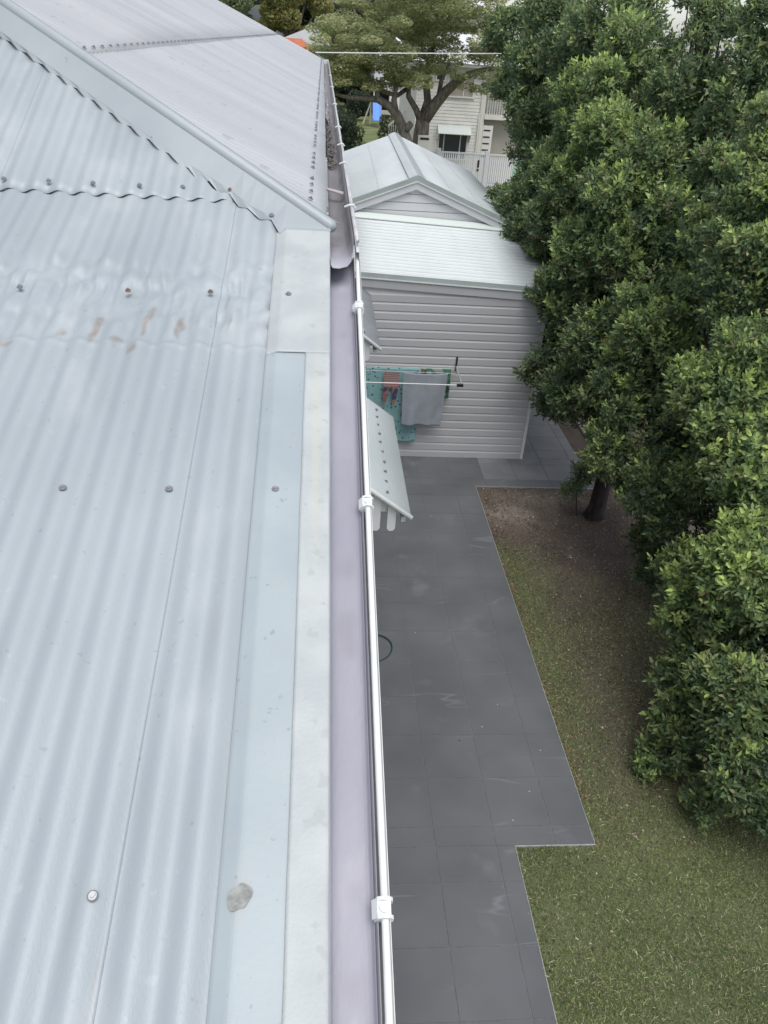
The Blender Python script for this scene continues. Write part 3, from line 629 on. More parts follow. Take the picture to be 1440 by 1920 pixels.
# ------------------------------------------------------------------ CLOTHES RACK AND WASHING
rack = thing("clothes_rack", "fold-down clothes airer with black brackets fixed to the shed wall", "clothes airer", (1.4, 12.9, 1.7))
for xa_ in (.25, 2.43):
    MB().box(xa_-.014, xa_+.014, 12.93, 12.958, 1.74, 1.98).build("wall_bracket", black_p, rack)
    MB().prism([(xa_-.014, 12.925, 1.80), (xa_+.014, 12.925, 1.80), (xa_+.026, 12.33, 1.71), (xa_-.002, 12.33, 1.71)], (0, 0, .02)).build("arm", silver, rack)
    MB().box(xa_-.075, xa_+.035, 12.27, 12.325, 1.695, 1.735).build("arm_end", black_p, rack)
MB().tube([(.25, 12.30, 1.715), (2.40, 12.30, 1.715)], .009, 8).build("front_bar", cord, rack)
for i, yv in enumerate((12.88, 12.80, 12.72, 12.64, 12.56, 12.48)):
    if i in (0, 2): MB().tube([(.27, yv, 1.735+(yv-12.5)*.12), (2.40, yv, 1.735+(yv-12.5)*.12)], .003, 5).build("drying_line", cord, rack)
def hang(name, x0, x1, zt, zb, yv, m, label, cat, folds=3., amp=.012, sag=0., taper=0., corner=0., nu=50, nv=40, back=.25):
    u = np.linspace(0, 1, nu); v = np.linspace(0, 1, nv); U, Vv = np.meshgrid(u, v, indexing='ij')
    X = x0+(x1-x0)*U; X = X+(.5-U)*taper*Vv*2
    Zt = zt-sag*4*U*(1-U); Zb = np.full_like(U, zb)
    if corner: Zb = Zb+corner*np.clip((U-.86)/.14, 0, 1)**2
    Z = Zt+(Zb-Zt)*Vv
    Y = yv+amp*(.25+Vv)*np.sin(U*folds*6.28+Vv*2.)+amp*.8*np.sin((U*1.3+Vv*.8)*5.)*Vv-.006
    me = gridmesh(name, np.stack([X, Y, Z], -1), m, True)
    loc = Vector((0, 0, 0)); o = put(name, me); solid(o, .004); tag(o, label, cat)
    # short fold behind the line
    return o
hang("towel", .30, 1.80, 1.775, .34, 12.87, towel_teal, "large turquoise towel with dark spots hanging lowest at the back of the airer", "towel", 2.5, .012, .0, .0, .05)
hang("printed_cloth", 1.81, 2.34, 1.775, 1.22, 12.885, green_print, "green patchwork printed cloth mostly hidden behind the grey cloth", "cloth", 2., .008)
hang("grey_cloth", 1.47, 2.26, 1.765, .76, 12.71, cloth_grey, "plain grey cloth pegged over the turquoise towel on the airer", "cloth", 2.2, .022, .03, .045, .0)
pt = thing("striped_trousers", "child's small striped trousers in orange and navy over the turquoise towel", "trousers", (1.29, 12.75, 1.4))
q = MB(); q.prism([(1.155, 12.79, 1.74), (1.42, 12.79, 1.74), (1.425, 12.785, 1.45), (1.15, 12.785, 1.45)], (0, -.02, 0)); q.build("waist", stripe_cloth, pt)
for xa_, xb_, zl in ((1.15, 1.235, 1.16), (1.315, 1.40, 1.15)):
    MB().prism([(xa_, 12.785, 1.449), (xb_+.015, 12.785, 1.449), (xb_-.02, 12.78, zl), (xa_+.005, 12.78, zl)], (0, -.02, 0)).build("leg", dark_print, pt)
# hose loop
pts = [(.75+.265*math.cos(t)*(1+.03*math.sin(3*t)), 7.6+.26*math.sin(t), .012+.006*math.sin(t*2)) for t in np.linspace(-2.6, 2.9, 40)]
tag(MB().tube(pts, .0085, 8).build("garden_hose", teal_hose, smooth=True), "loop of dark teal garden hose lying on the charcoal tiles", "garden hose")

# ------------------------------------------------------------------ FOLIAGE
def leaf_template(nl, L, Wd, seg4=True, spread=.16):
    """sprig: nl leaves round a twig along +z; returns verts (nl,k,3)"""
    out = []
    for i in range(nl):
        az = i*2.399+rng.random()*.5; t = i/(nl-1) if nl > 1 else 1
        pos = np.array([0, 0, -spread+spread*t]); el = .15+1.0*t+rng.normal()*.15
        d = np.array([math.cos(az)*math.cos(el), math.sin(az)*math.cos(el), math.sin(el)])
        side = np.array([-math.sin(az), math.cos(az), 0]); side = side+rng.normal(size=3)*.25; side -= d*side.dot(d); side /= np.linalg.norm(side)
        nrm = np.cross(d, side); l_ = L*(.75+.5*rng.random()); w_ = Wd*(.8+.4*rng.random()); fold = .25*w_
        B0 = pos+d*.006; T = pos+d*l_-nrm*.12*l_
        if seg4:
            P_ = [B0, pos+d*l_*.32+side*w_*.42+nrm*fold*.7, pos+d*l_*.68+side*w_*.40+nrm*fold*.3, T, pos+d*l_*.68-side*w_*.40+nrm*fold*.3, pos+d*l_*.32-side*w_*.42+nrm*fold*.7]
        else:
            P_ = [B0, pos+d*l_*.5+side*w_*.5+nrm*fold, T, pos+d*l_*.5-side*w_*.5+nrm*fold]
        out.append(P_)
    return np.array(out)
def rot_from(d, spin):
    d = d/np.linalg.norm(d, axis=1, keepdims=True)
    a = np.where(np.abs(d[:, 2:3]) < .9, np.array([[0, 0, 1.]]), np.array([[1., 0, 0]]))
    x = np.cross(a, d); x /= np.linalg.norm(x, axis=1, keepdims=True); y_ = np.cross(d, x)
    c, s = np.cos(spin)[:, None], np.sin(spin)[:, None]
    return np.stack([x*c+y_*s, -x*s+y_*c, d], 2)
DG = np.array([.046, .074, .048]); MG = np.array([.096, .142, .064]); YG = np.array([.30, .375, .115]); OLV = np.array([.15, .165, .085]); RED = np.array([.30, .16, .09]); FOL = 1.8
def foliage(lobes, L, Wd, nl, dens, seg4, fill=True):
    tmpl = [leaf_template(nl, L, Wd, seg4, spread=L*2.2) for _ in range(5)]
    pos, dr, tone, top = [], [], [], []
    sub_ = []
    for (x, y_, z, r, t) in lobes:
        sub_.append((x, y_, z, r*.74, t*.55))
        for k in range(int(5+11*r)):
            d = rng.normal(size=3); d /= np.linalg.norm(d); v_ = np.array([-x, -y_, 6.7-z]); v_ /= np.linalg.norm(v_)
            if d@v_ < -.35: d = -d
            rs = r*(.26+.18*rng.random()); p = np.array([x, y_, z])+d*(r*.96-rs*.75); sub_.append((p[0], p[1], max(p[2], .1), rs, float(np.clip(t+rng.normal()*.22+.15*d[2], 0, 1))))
    lobes = sub_
    allc = np.array([l[:3] for l in lobes]); allr = np.array([l[3] for l in lobes])
    for (x, y_, z, r, t) in lobes:
        n = int(dens*4*math.pi*r*r)
        d = rng.normal(size=(n, 3)); d /= np.linalg.norm(d, axis=1, keepdims=True)
        view = np.array([-x, -y_*1., 6.7-z]); view /= np.linalg.norm(view)
        keep = (d@view > -.25) | (rng.random(n) < .22)
        d = d[keep]; n = len(d)
        # lumpy radius: twig clusters stick out
        k1 = rng.normal(size=(int(9+14*r), 3)); k1 /= np.linalg.norm(k1, axis=1, keepdims=True)
        bump_ = np.max(np.clip((d@k1.T-.80)/.20, 0, 1), axis=1)**.8
        rad = r*(.66+.40*bump_+.16*rng.random(n)); ou = rng.random(n) < .07; rad = rad*np.where(ou, 1.08+.32*rng.random(n), 1.)
        p = np.array([x, y_, z])+d*rad[:, None]*np.array([1, 1, .92])
        # drop what is buried deep in neighbours
        dd = np.linalg.norm(p[:, None]-allc[None], axis=2)/allr[None]; ok = dd.min(1) > .60
        ok &= p[:, 2] > .03
        p, d, bump_ = p[ok], d[ok], bump_[ok]
        pos.append(p); dr.append(d+np.array([0, 0, .45])+rng.normal(size=d.shape)*.35)
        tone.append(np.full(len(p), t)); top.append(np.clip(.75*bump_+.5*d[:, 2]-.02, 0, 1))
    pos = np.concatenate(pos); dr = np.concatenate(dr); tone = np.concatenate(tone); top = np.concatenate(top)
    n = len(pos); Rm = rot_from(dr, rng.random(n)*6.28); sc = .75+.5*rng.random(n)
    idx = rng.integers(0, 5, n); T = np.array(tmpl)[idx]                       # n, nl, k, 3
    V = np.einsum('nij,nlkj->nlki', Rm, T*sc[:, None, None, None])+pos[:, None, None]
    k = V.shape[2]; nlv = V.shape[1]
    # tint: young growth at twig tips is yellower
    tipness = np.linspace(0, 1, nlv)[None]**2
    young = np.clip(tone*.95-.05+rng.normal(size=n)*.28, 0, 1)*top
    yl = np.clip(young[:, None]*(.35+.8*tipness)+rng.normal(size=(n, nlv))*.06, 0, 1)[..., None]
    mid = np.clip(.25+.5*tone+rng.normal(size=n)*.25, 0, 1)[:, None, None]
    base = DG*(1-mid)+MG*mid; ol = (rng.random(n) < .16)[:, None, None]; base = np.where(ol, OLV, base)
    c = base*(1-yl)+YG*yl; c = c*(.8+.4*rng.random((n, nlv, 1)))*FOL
    rd = rng.random((n, nlv)) < .0022; c[rd] = RED
    c = np.repeat(c[:, :, None], k, 2)
    nv = n*nlv; V = V.reshape(-1, 3); c = c.reshape(-1, 3); b0 = (np.arange(nv)*k)[:, None]
    if seg4: tri = np.array([[0, 2, 1], [0, 3, 2], [0, 4, 3], [0, 5, 4]])
    else: tri = np.array([[0, 2, 1], [0, 3, 2]])
    F = (b0[:, :, None]+tri[None]).reshape(-1, 3)
    return V, F, c, pos, dr
def limbs(base, lobes, r0, m, parent, nm="trunk", h1=1.2):
    q = MB(); bx, by = base; top = Vector((bx+.1, by+.05, h1))
    q.tube([(bx, by, -.05), (bx+.02, by, .15), (bx+.05, by+.02, h1*.6), tuple(top)], [r0*1.5, r0*1.1, r0, r0*.9], 10)
    for (x, y_, z, r, t) in lobes:
        e = Vector((x, y_, z)); mid = top.lerp(e, .5)+Vector((random.uniform(-.15, .15), random.uniform(-.15, .15), .25))
        if e.z < h1: q.tube([(bx, by, max(.3, e.z*.6)), tuple(mid), tuple(e)], [r0*.3, r0*.2, .008], 6)
        else: q.tube([tuple(top-Vector((0, 0, .1))), tuple(top.lerp(mid, .5)), tuple(mid), tuple(e)], [r0*.55, r0*.4, r0*.28, .01], 6)
    return q.build(nm, m, parent, smooth=True)

LOB = {
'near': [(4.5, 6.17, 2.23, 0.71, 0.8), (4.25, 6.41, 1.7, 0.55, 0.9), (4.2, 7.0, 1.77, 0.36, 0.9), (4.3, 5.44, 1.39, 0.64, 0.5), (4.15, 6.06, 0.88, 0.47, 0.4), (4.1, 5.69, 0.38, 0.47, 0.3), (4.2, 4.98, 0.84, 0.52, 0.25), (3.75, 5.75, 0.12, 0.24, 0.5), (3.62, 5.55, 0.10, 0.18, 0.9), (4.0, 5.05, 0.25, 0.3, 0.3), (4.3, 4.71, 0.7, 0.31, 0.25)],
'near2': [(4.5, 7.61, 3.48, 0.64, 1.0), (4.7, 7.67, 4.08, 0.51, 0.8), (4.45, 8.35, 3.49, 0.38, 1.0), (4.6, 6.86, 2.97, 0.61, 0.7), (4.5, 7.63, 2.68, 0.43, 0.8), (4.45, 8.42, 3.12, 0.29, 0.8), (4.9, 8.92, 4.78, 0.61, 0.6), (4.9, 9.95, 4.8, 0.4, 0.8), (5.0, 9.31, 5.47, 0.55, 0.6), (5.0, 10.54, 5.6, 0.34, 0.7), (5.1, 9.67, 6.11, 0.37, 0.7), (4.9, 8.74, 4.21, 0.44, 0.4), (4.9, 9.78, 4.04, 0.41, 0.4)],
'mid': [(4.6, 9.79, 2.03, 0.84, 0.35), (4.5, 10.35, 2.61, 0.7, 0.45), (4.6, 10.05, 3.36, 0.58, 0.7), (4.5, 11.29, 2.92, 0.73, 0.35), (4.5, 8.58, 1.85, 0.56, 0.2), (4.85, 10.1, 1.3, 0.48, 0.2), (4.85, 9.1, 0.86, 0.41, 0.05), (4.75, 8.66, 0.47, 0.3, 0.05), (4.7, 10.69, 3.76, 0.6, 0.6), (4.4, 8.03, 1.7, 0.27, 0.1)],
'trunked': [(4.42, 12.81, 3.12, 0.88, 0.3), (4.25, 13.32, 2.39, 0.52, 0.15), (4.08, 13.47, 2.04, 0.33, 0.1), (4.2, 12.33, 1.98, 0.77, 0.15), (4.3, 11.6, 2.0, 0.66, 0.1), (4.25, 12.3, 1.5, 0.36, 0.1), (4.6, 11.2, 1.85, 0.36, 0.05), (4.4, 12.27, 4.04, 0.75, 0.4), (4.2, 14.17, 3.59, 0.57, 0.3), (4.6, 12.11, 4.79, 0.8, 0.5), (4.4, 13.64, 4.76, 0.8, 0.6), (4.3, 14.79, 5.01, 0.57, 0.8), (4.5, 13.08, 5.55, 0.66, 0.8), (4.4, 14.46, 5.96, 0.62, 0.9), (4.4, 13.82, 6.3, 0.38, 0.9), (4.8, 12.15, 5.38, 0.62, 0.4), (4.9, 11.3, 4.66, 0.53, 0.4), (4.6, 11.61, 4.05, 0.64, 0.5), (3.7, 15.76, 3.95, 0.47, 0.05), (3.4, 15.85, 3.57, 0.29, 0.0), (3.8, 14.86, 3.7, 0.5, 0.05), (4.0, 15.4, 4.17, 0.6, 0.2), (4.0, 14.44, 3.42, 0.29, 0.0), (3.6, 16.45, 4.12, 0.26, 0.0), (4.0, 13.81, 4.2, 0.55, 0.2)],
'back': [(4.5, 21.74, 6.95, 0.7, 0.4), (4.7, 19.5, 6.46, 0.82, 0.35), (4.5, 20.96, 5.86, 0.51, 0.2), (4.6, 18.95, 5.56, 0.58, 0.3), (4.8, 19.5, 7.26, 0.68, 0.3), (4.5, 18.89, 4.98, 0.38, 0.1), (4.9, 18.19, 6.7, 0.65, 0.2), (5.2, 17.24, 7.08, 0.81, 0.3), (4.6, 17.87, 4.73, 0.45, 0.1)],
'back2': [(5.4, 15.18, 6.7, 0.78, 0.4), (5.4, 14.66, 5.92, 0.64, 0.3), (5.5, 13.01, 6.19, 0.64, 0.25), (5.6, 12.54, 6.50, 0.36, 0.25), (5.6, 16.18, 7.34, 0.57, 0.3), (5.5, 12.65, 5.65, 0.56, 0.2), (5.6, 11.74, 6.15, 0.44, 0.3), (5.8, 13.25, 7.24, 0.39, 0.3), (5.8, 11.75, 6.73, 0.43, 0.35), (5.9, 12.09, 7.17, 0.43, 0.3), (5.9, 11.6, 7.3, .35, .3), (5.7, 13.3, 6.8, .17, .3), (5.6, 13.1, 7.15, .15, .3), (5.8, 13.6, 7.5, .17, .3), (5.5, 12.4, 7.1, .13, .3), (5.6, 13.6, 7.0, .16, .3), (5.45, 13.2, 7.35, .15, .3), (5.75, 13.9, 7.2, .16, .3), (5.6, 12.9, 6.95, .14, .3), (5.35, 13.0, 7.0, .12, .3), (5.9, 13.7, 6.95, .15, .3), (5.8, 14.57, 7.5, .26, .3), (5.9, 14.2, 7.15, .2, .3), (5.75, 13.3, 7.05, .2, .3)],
}
FILL = {
'near': [(5.3, 6.0, 1.8, .95, .1), (5.2, 5.2, 1.0, .8, .1), (5.1, 7.2, 1.2, .8, .1), (5.0, 4.3, 1.4, .7, .2), (5.6, 5.2, 2.4, .8, .2)],
'near2': [(5.4, 8.2, 3.4, .95, .1), (5.5, 9.3, 4.4, .9, .1), (5.4, 7.0, 2.9, .8, .1), (5.7, 9.8, 5.5, .8, .2), (5.8, 8.4, 4.6, .8, .2)],
'mid': [(5.4, 9.9, 2.2, 1.0, .05), (5.3, 11., 3.0, .9, .05), (5.4, 10.8, 4.2, .8, .1), (5.2, 8.6, 1.1, .7, .0)],
'trunked': [(5.2, 12.8, 3.4, 1.0, .1), (5.2, 12.8, 4.8, 1.0, .2), (5.1, 12.4, 2.2, .8, .05), (5.1, 14.4, 4.6, .9, .1)],
'back': [(5.5, 19.5, 5.5, 1.1, .1), (5.5, 20.5, 6.8, 1.1, .2), (5.6, 17.6, 5.9, 1.0, .1), (5.3, 18.2, 4.0, 1., .1), (5.5, 19.6, 3.4, 1.1, 0), (5.6, 21.6, 4.8, 1.0, .1)],
'back2': [(6.2, 13.6, 5.4, .95, .1), (6.1, 15.6, 4.9, 1.0, .1), (6.2, 12.4, 4.9, .9, .1), (6.0, 17.0, 6.0, .8, .2)],
}
spec = {
'near': ("broad-leaved tree nearest the camera whose skirt of leaves reaches down to the lawn", (5.2, 5.9), .074, .034, 9, 115, True),
'near2': ("tall yellow-green leafed tree at the right edge above the low skirted one", (5.5, 8.2), .070, .033, 9, 120, True),
'mid': ("shaded dark green tree between the bright near tree and the one with a bare trunk", (5.2, 9.6), .070, .033, 9, 120, True),
'trunked': ("tree with visible dark trunk beside the shed and a branch over the shed roof", (4.69, 10.95), .086, .041, 9, 95, False),
'back2': ("tall thin-topped tree at top right with pale sky showing through", (6.2, 14.2), .092, .044, 8, 75, False),
'back': ("farthest dark tree of the row standing beside the garage roof", (5.6, 19.5), .10, .048, 8, 65, False),
}
leaf_objs = 0
for k, (lab, (bx, by), L_, W_, nl, dens, s4) in spec.items():
    t = thing("broadleaf_tree", lab, "tree", (bx, by, 0), "leafy trees in a row along the right of the path")
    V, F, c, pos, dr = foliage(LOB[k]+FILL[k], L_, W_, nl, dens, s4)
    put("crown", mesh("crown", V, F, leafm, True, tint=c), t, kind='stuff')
    limbs((bx, by), LOB[k]+FILL[k], {'trunked': .13}.get(k, .11), bark_dark, t, h1=1.5)
    # bare pale twigs poking out
    q = MB()
    for i in rng.integers(0, len(pos), 170):
        p = pos[i]; d = dr[i]/np.linalg.norm(dr[i]); q.tube([tuple(p-d*.35), tuple(p-d*.1+rng.normal(size=3)*.015), tuple(p+d*.03)], [.004, .003, .0015], 4, False)
    q.build("twigs", twigm, t, kind='stuff')
    if k in ('near', 'near2'):
        lm_ = []
        for h in range(4):
            tp = leaf_template(3, .08, .038, True)[h % 3]; tp = tp-tp[0]
            cc = np.repeat((YG*(.7+.25*h))[None], 6, 0); lm_.append(mesh("leaf", tp.astype(np.float64), np.array([[0, 2, 1], [0, 3, 2], [0, 4, 3], [0, 5, 4]]), leafm, True, tint=cc))
        front = np.argsort(pos[:, 0]+rng.random(len(pos))*1.6)[:150]
        for i in front:
            if pos[i][2] < .3: continue
            o = put("leaf", lm_[int(rng.integers(0, 4))], t, tuple(pos[i]+dr[i]/np.linalg.norm(dr[i])*.03)); o.rotation_euler = tuple(rng.normal(size=3)*.6+np.array([0, 0, rng.random()*6.28]))
# small shrub at the foot of the bare trunk
V, F, c, pos, dr = foliage([(4.30, 11.0, .72, .26, .05), (4.22, 11.05, .45, .2, .05), (4.38, 10.9, .98, .2, .1)], .065, .022, 8, 150, False)
sh = thing("shrub", "small dark shrub growing against the foot of the bare trunk", "shrub", (4.35, 11.0, 0)); put("foliage", mesh("foliage", V, F, leafm, True, tint=c), sh, kind='stuff')
MB().tube([(4.4, 10.98, -.02), (4.33, 11.0, .4), (4.3, 11.0, .8)], [.014, .01, .004], 6).build("stem", bark_dark, sh)

# grass blades, leaf litter
def blades(n, x0, x1, y0, y1, h, wdt):
    X = rng.random(n)*(x1-x0)+x0; Y = rng.random(n)*(y1-y0)+y0; ok = rng.random(n) < grass_amt(X, Y)*(.45+.55*vnoise(X, Y, 3., 51))
    ok &= ~((X < 2.83) & (Y > 4.70)); X, Y = X[ok], Y[ok]; n = len(X)
    a = rng.random(n)*6.28; hh = h*(.5+rng.random(n)); ln = rng.normal(size=(n, 2))*.6*hh[:, None]; ww = wdt*(.6+.8*rng.random(n))
    dx, dy = np.cos(a)*ww, np.sin(a)*ww; z0 = np.full(n, -.016)
    A = np.stack([X-dx, Y-dy, z0], 1); B2 = np.stack([X+dx, Y+dy, z0], 1); T = np.stack([X+ln[:, 0], Y+ln[:, 1], z0+hh], 1)
    Mi = np.stack([X+ln[:, 0]*.35+dx*.7, Y+ln[:, 1]*.35+dy*.7, z0+hh*.6], 1)
    V = np.stack([A, B2, Mi, T], 1).reshape(-1, 3); b0 = np.arange(n)[:, None]*4
    F = np.concatenate([b0+np.array([[0, 1, 2]]), b0+np.array([[0, 2, 3]])])
    n1 = vnoise(X, Y, 1.2, 52)[:, None]; yel = (rng.random(n) < .10+.16*np.clip((4.6-Y), 0, 1))[:, None]
    c = np.array([.165, .22, .078])*(1-n1)+np.array([.29, .33, .14])*n1; c = np.where(yel, np.array([.48, .48, .30]), c)*(.45+1.1*rng.random((n, 1)))
    shade = np.where(Y > 5.2, .8, 1.)[:, None]
    return V, F, np.repeat(c, 4, 0)
V1, F1, C1 = blades(420000, 2.02, 5.6, 2.6, 10.2, .024, .0026)
put("grass_blades", mesh("grass_blades", V1, F1, grassm, False, tint=C1), kind='stuff')
n = 60000; X = 2.02+rng.random(n)**1.2*4.0; Y = rng.random(n)*10+2; ga_ = grass_amt(X, Y)
ok = (rng.random(n) < np.clip(1.1-ga_, .05, 1)) & ~((X < 2.84) & (Y > 4.70)) & (Y < 11.86); X, Y = X[ok], Y[ok]; n = len(X)
# extra red-brown litter gathered along the path edge
m_ = 1300; Xe = 2.83+np.abs(rng.normal(size=m_))*.07; Ye = 4.7+rng.random(m_)*5.2; kk_ = vnoise(Xe*.1, Ye, 1.6, 61) > .38; Xe, Ye = Xe[kk_], Ye[kk_]
isedge = np.concatenate([np.zeros(n, bool), np.ones(len(Xe), bool)]); X = np.concatenate([X, Xe]); Y = np.concatenate([Y, Ye]); n = len(X)
a = rng.random(n)*6.28; s_ = .006+.015*rng.random(n)**2.2; d1 = np.stack([np.cos(a)*s_, np.sin(a)*s_, rng.normal(size=n)*.25*s_], 1); d2 = np.stack([-np.sin(a)*s_*.5, np.cos(a)*s_*.5, rng.normal(size=n)*.3*s_], 1)
p = np.stack([X, Y, -.004+rng.random(n)*.008], 1); V = np.stack([p-d1, p+d2, p+d1, p-d2], 1).reshape(-1, 3); b0 = np.arange(n)[:, None]*4
pal = np.array([[.14, .10, .075], [.22, .16, .11], [.34, .27, .19], [.06, .045, .038], [.55, .48, .38]]); pe = np.array([[.18, .10, .07], [.15, .095, .07], [.25, .16, .11]])
c = pal[rng.choice(5, n, p=[.36, .25, .08, .30, .01])]; c[isedge] = pe[rng.integers(0, 3, isedge.sum())]
put("leaf_litter", mesh("leaf_litter", V, b0+np.array([[0, 1, 2, 3]]), litterm, False, tint=np.repeat(c, 4, 0)), kind='stuff')
# a few bits fallen on the tiles
SCRAP = ["tiny dark leaf scrap, the only dark one on the charcoal tiles", "pale leaf scrap on the tiles farthest right near the middle of the path edge", "pale leaf scrap on the tiles nearest the dark one",
         "pale leaf scrap on the tiles closest to the long grass edge", "pale leaf scrap on the tiles closest to the step in the path", "pale leaf scrap on the tiles between the step and the grass edge", "pale leaf scrap on the tiles beside the hose loop"]
for i, (x, yv) in enumerate(((1.66, 6.05), (2.2, 6.6), (1.95, 6.25), (2.55, 5.9), (2.05, 5.0), (2.3, 5.35), (1.35, 7.9))):
    s_ = .011; a1 = i*1.3; d1 = Vector((math.cos(a1), math.sin(a1), 0))*s_; d2 = Vector((-math.sin(a1), math.cos(a1), 0))*s_*.5; p0 = Vector((x, yv, .004))
    tag(MB().prism([p0-d1, p0+d2, p0+d1, p0-d2], (0, 0, .004)).build("fallen_leaf", mat("pale_dry_leaf", (.5, .45, .38), .8) if i else bark_dark), SCRAP[i], "leaf", "leaf scraps on the tiles")

# ------------------------------------------------------------------ BACK FENCE AND NEIGHBOURS
fen = thing("picket_fence", "white upright paling fence behind the garage below the cream house", "fence", (8, 43.4, 0))
def ftop(x): return 1.82-.0*(x-6)
x = 3.2
pal_me = mesh("paling", MB().box(-.036, .036, -.01, .01, 0, 1.72).v, MB().box(0, 1, 0, 1, 0, 1).f, mat("white_fence_paint", (.70, .70, .73), .6, 0, .04, 4.))
while x < 12.5: put("paling", pal_me, fen, (x, 43.4, .03)); x += .108
MB().box(3.2, 12.5, 43.36, 43.44, 1.75, 1.82).build("top_rail", trim, fen); MB().box(3.2, 12.5, 43.42, 43.46, .3, .38).build("bottom_rail", trim, fen)
for px_ in (3.4, 5.98, 8.50, 11.0): MB().box(px_-.10, px_+.10, 43.33, 43.47, 0, 1.95).build("fence_post", trim, fen)
MB().box(8.03, 8.13, 43.34, 43.38, 1.15, 1.5).build("gate_latch", black_p, fen); MB().box(8.03, 8.13, 43.34, 43.38, .98, 1.08).build("gate_latch", black_p, fen)

nh = thing("cream_house", "two-storey cream weatherboard house behind the white paling fence with a hooded dark window", "house", (7, 50, 0))
YH = 46.
MB().box(4.9, 8.45, YH+.02, 56, 0, 5.6).build("wall", cream, nh)
for i in range(35):
    z0 = i*.16
    if z0 > 5.5: break
    MB().prism([(4.9, YH+.019, z0), (4.9, YH-.012, z0), (4.9, YH+.008, z0+.158), (4.9, YH+.019, z0+.158)], (3.5, 0, 0)).build("weatherboard", cream, nh)
MB().box(8.40, 8.60, YH-.03, YH+.1, 0, 5.6).build("corner_board", cream_trim, nh)
MB().tube([(8.33, YH-.05, 0), (8.33, YH-.05, 3.35), (8.38, YH-.05, 3.5), (8.38, YH-.05, 5.5)], .05, 8).build("downpipe", cream_trim, nh)
def window(x0, x1, z0, z1, y_, mull, parent, m=glass, fr=cream_trim):
    wf = MB(); wf.box(x0-.07, x1+.07, y_-.05, y_+.012, z1, z1+.08); wf.box(x0-.10, x1+.10, y_-.10, y_+.011, z0-.07, z0); wf.box(x0-.07, x0, y_-.05, y_+.01, z0, z1); wf.box(x1, x1+.07, y_-.05, y_+.01, z0, z1)
    for mx_ in mull: wf.box(mx_-.025, mx_+.025, y_-.045, y_+.009, z0+.001, z1-.001)
    o = wf.build("window", fr, parent); put("pane", mesh("pane", [(x0, y_-.02, z0), (x1, y_-.02, z0), (x1, y_-.02, z1), (x0, y_-.02, z1)], [(0, 1, 2, 3)], m), o)
    return o
window(6.29, 7.78, 1.2, 2.38, YH-.0, (6.55, 7.44), nh)
window(6.55, 7.85, 4.20, 5.1, YH, (7.35,), nh, mat("curtained_glass", (.32, .28, .24), .3, 0, .1, 3.)); window(5.9, 6.3, 4.9, 5.35, YH, (), nh)
MB().prism([(6.15, YH-.02, 2.78), (7.92, YH-.02, 2.78), (7.92, YH-.55, 2.42), (6.15, YH-.55, 2.42)], (0, 0, .03)).build("window_hood", mat("pale_green_hood", (.46, .50, .48), .6), nh)
for xx_ in (6.17, 7.9): MB().prism([(xx_, YH-.02, 2.77), (xx_, YH-.53, 2.42), (xx_, YH-.02, 2.0)], (.02, 0, 0)).build("hood_side", cream_trim, nh)
MB().box(8.6, 12.5, YH+.6, YH+.8, 0, 3.2).build("lower_wall", mat("beige_render", (.42, .39, .34), .8, 0, .05, 2.), nh)
q = MB().box(8.62, 9.15, YH+.0, YH+.2, 0, 2.9); q.build("slotted_pier", cream, nh)
for i in range(5): MB().box(8.66, 9.02, YH-.012, YH+.004, 1.35+i*.32, 1.42+i*.32).build("slot", black_p, nh)
MB().box(8.6, 12.5, YH-.1, YH+2, 3.2, 3.42).build("balcony_floor", cream_trim, nh)
for i in range(26): MB().box(8.7+i*.13, 8.74+i*.13, YH-.06, YH-.03, 3.42, 4.4).build("baluster", cream_trim, nh)
MB().box(8.6, 12.5, YH-.08, YH-.01, 4.4, 4.46).build("balcony_rail", cream_trim, nh)
MB().box(8.6, 12.5, YH+1.9, YH+2.1, 3.42, 5.6).build("upper_wall", cream, nh)
MB().prism([(4.5, YH-.5, 5.55), (13, YH-.5, 5.55), (13, YH-.5, 5.7), (4.5, YH-.5, 5.7)], (0, 10.5, 0)).build("eaves", cream_trim, nh)
q = MB(); q.v = [(4.4, YH-.6, 5.7), (13, YH-.6, 5.7), (13, 57, 5.7), (4.4, 57, 5.7), (7.5, 50, 7.3), (13, 50, 7.3)]; q.f = [(0, 1, 5, 4), (0, 4, 3), (3, 4, 5, 2), (1, 2, 5)]; q.build("roof", white_roof, nh)

# stairs with white rails on the left of the cream house
st = thing("staircase", "white railed outdoor staircase climbing beside the cream house behind the spreading tree", "stairs", (5, 51, 0))
for i in range(14):
    MB().box(4.0+i*.16, 4.22+i*.16, 51.2, 52.2, 1.2+i*.14, 1.25+i*.14).build("tread", cream_trim, st)
for zz in (0, .95): MB().prism([(3.9, 51.15, 1.1+zz), (3.9, 51.15, 1.24+zz), (6.2, 51.15, 3.3+zz), (6.2, 51.15, 3.16+zz)], (0, .05, 0)).build("rail" if zz else "stringer", cream_trim, st)
for i in range(18): MB().box(3.95+i*.125, 3.98+i*.125, 51.16, 51.19, 1.2+i*.12, 2.15+i*.12).build("baluster", cream_trim, st)
bx_ = thing("fence_panel", "low white slotted panel between the garage roof and spreading tree trunk", "panel", (4.45, 37, 0)); MB().box(4.15, 4.75, 37, 37.06, 0, 3.12).build("panel", cream_trim, bx_); MB().box(4.24, 4.62, 36.98, 36.999, 2.94, 3.03).build("slot", black_p, bx_)

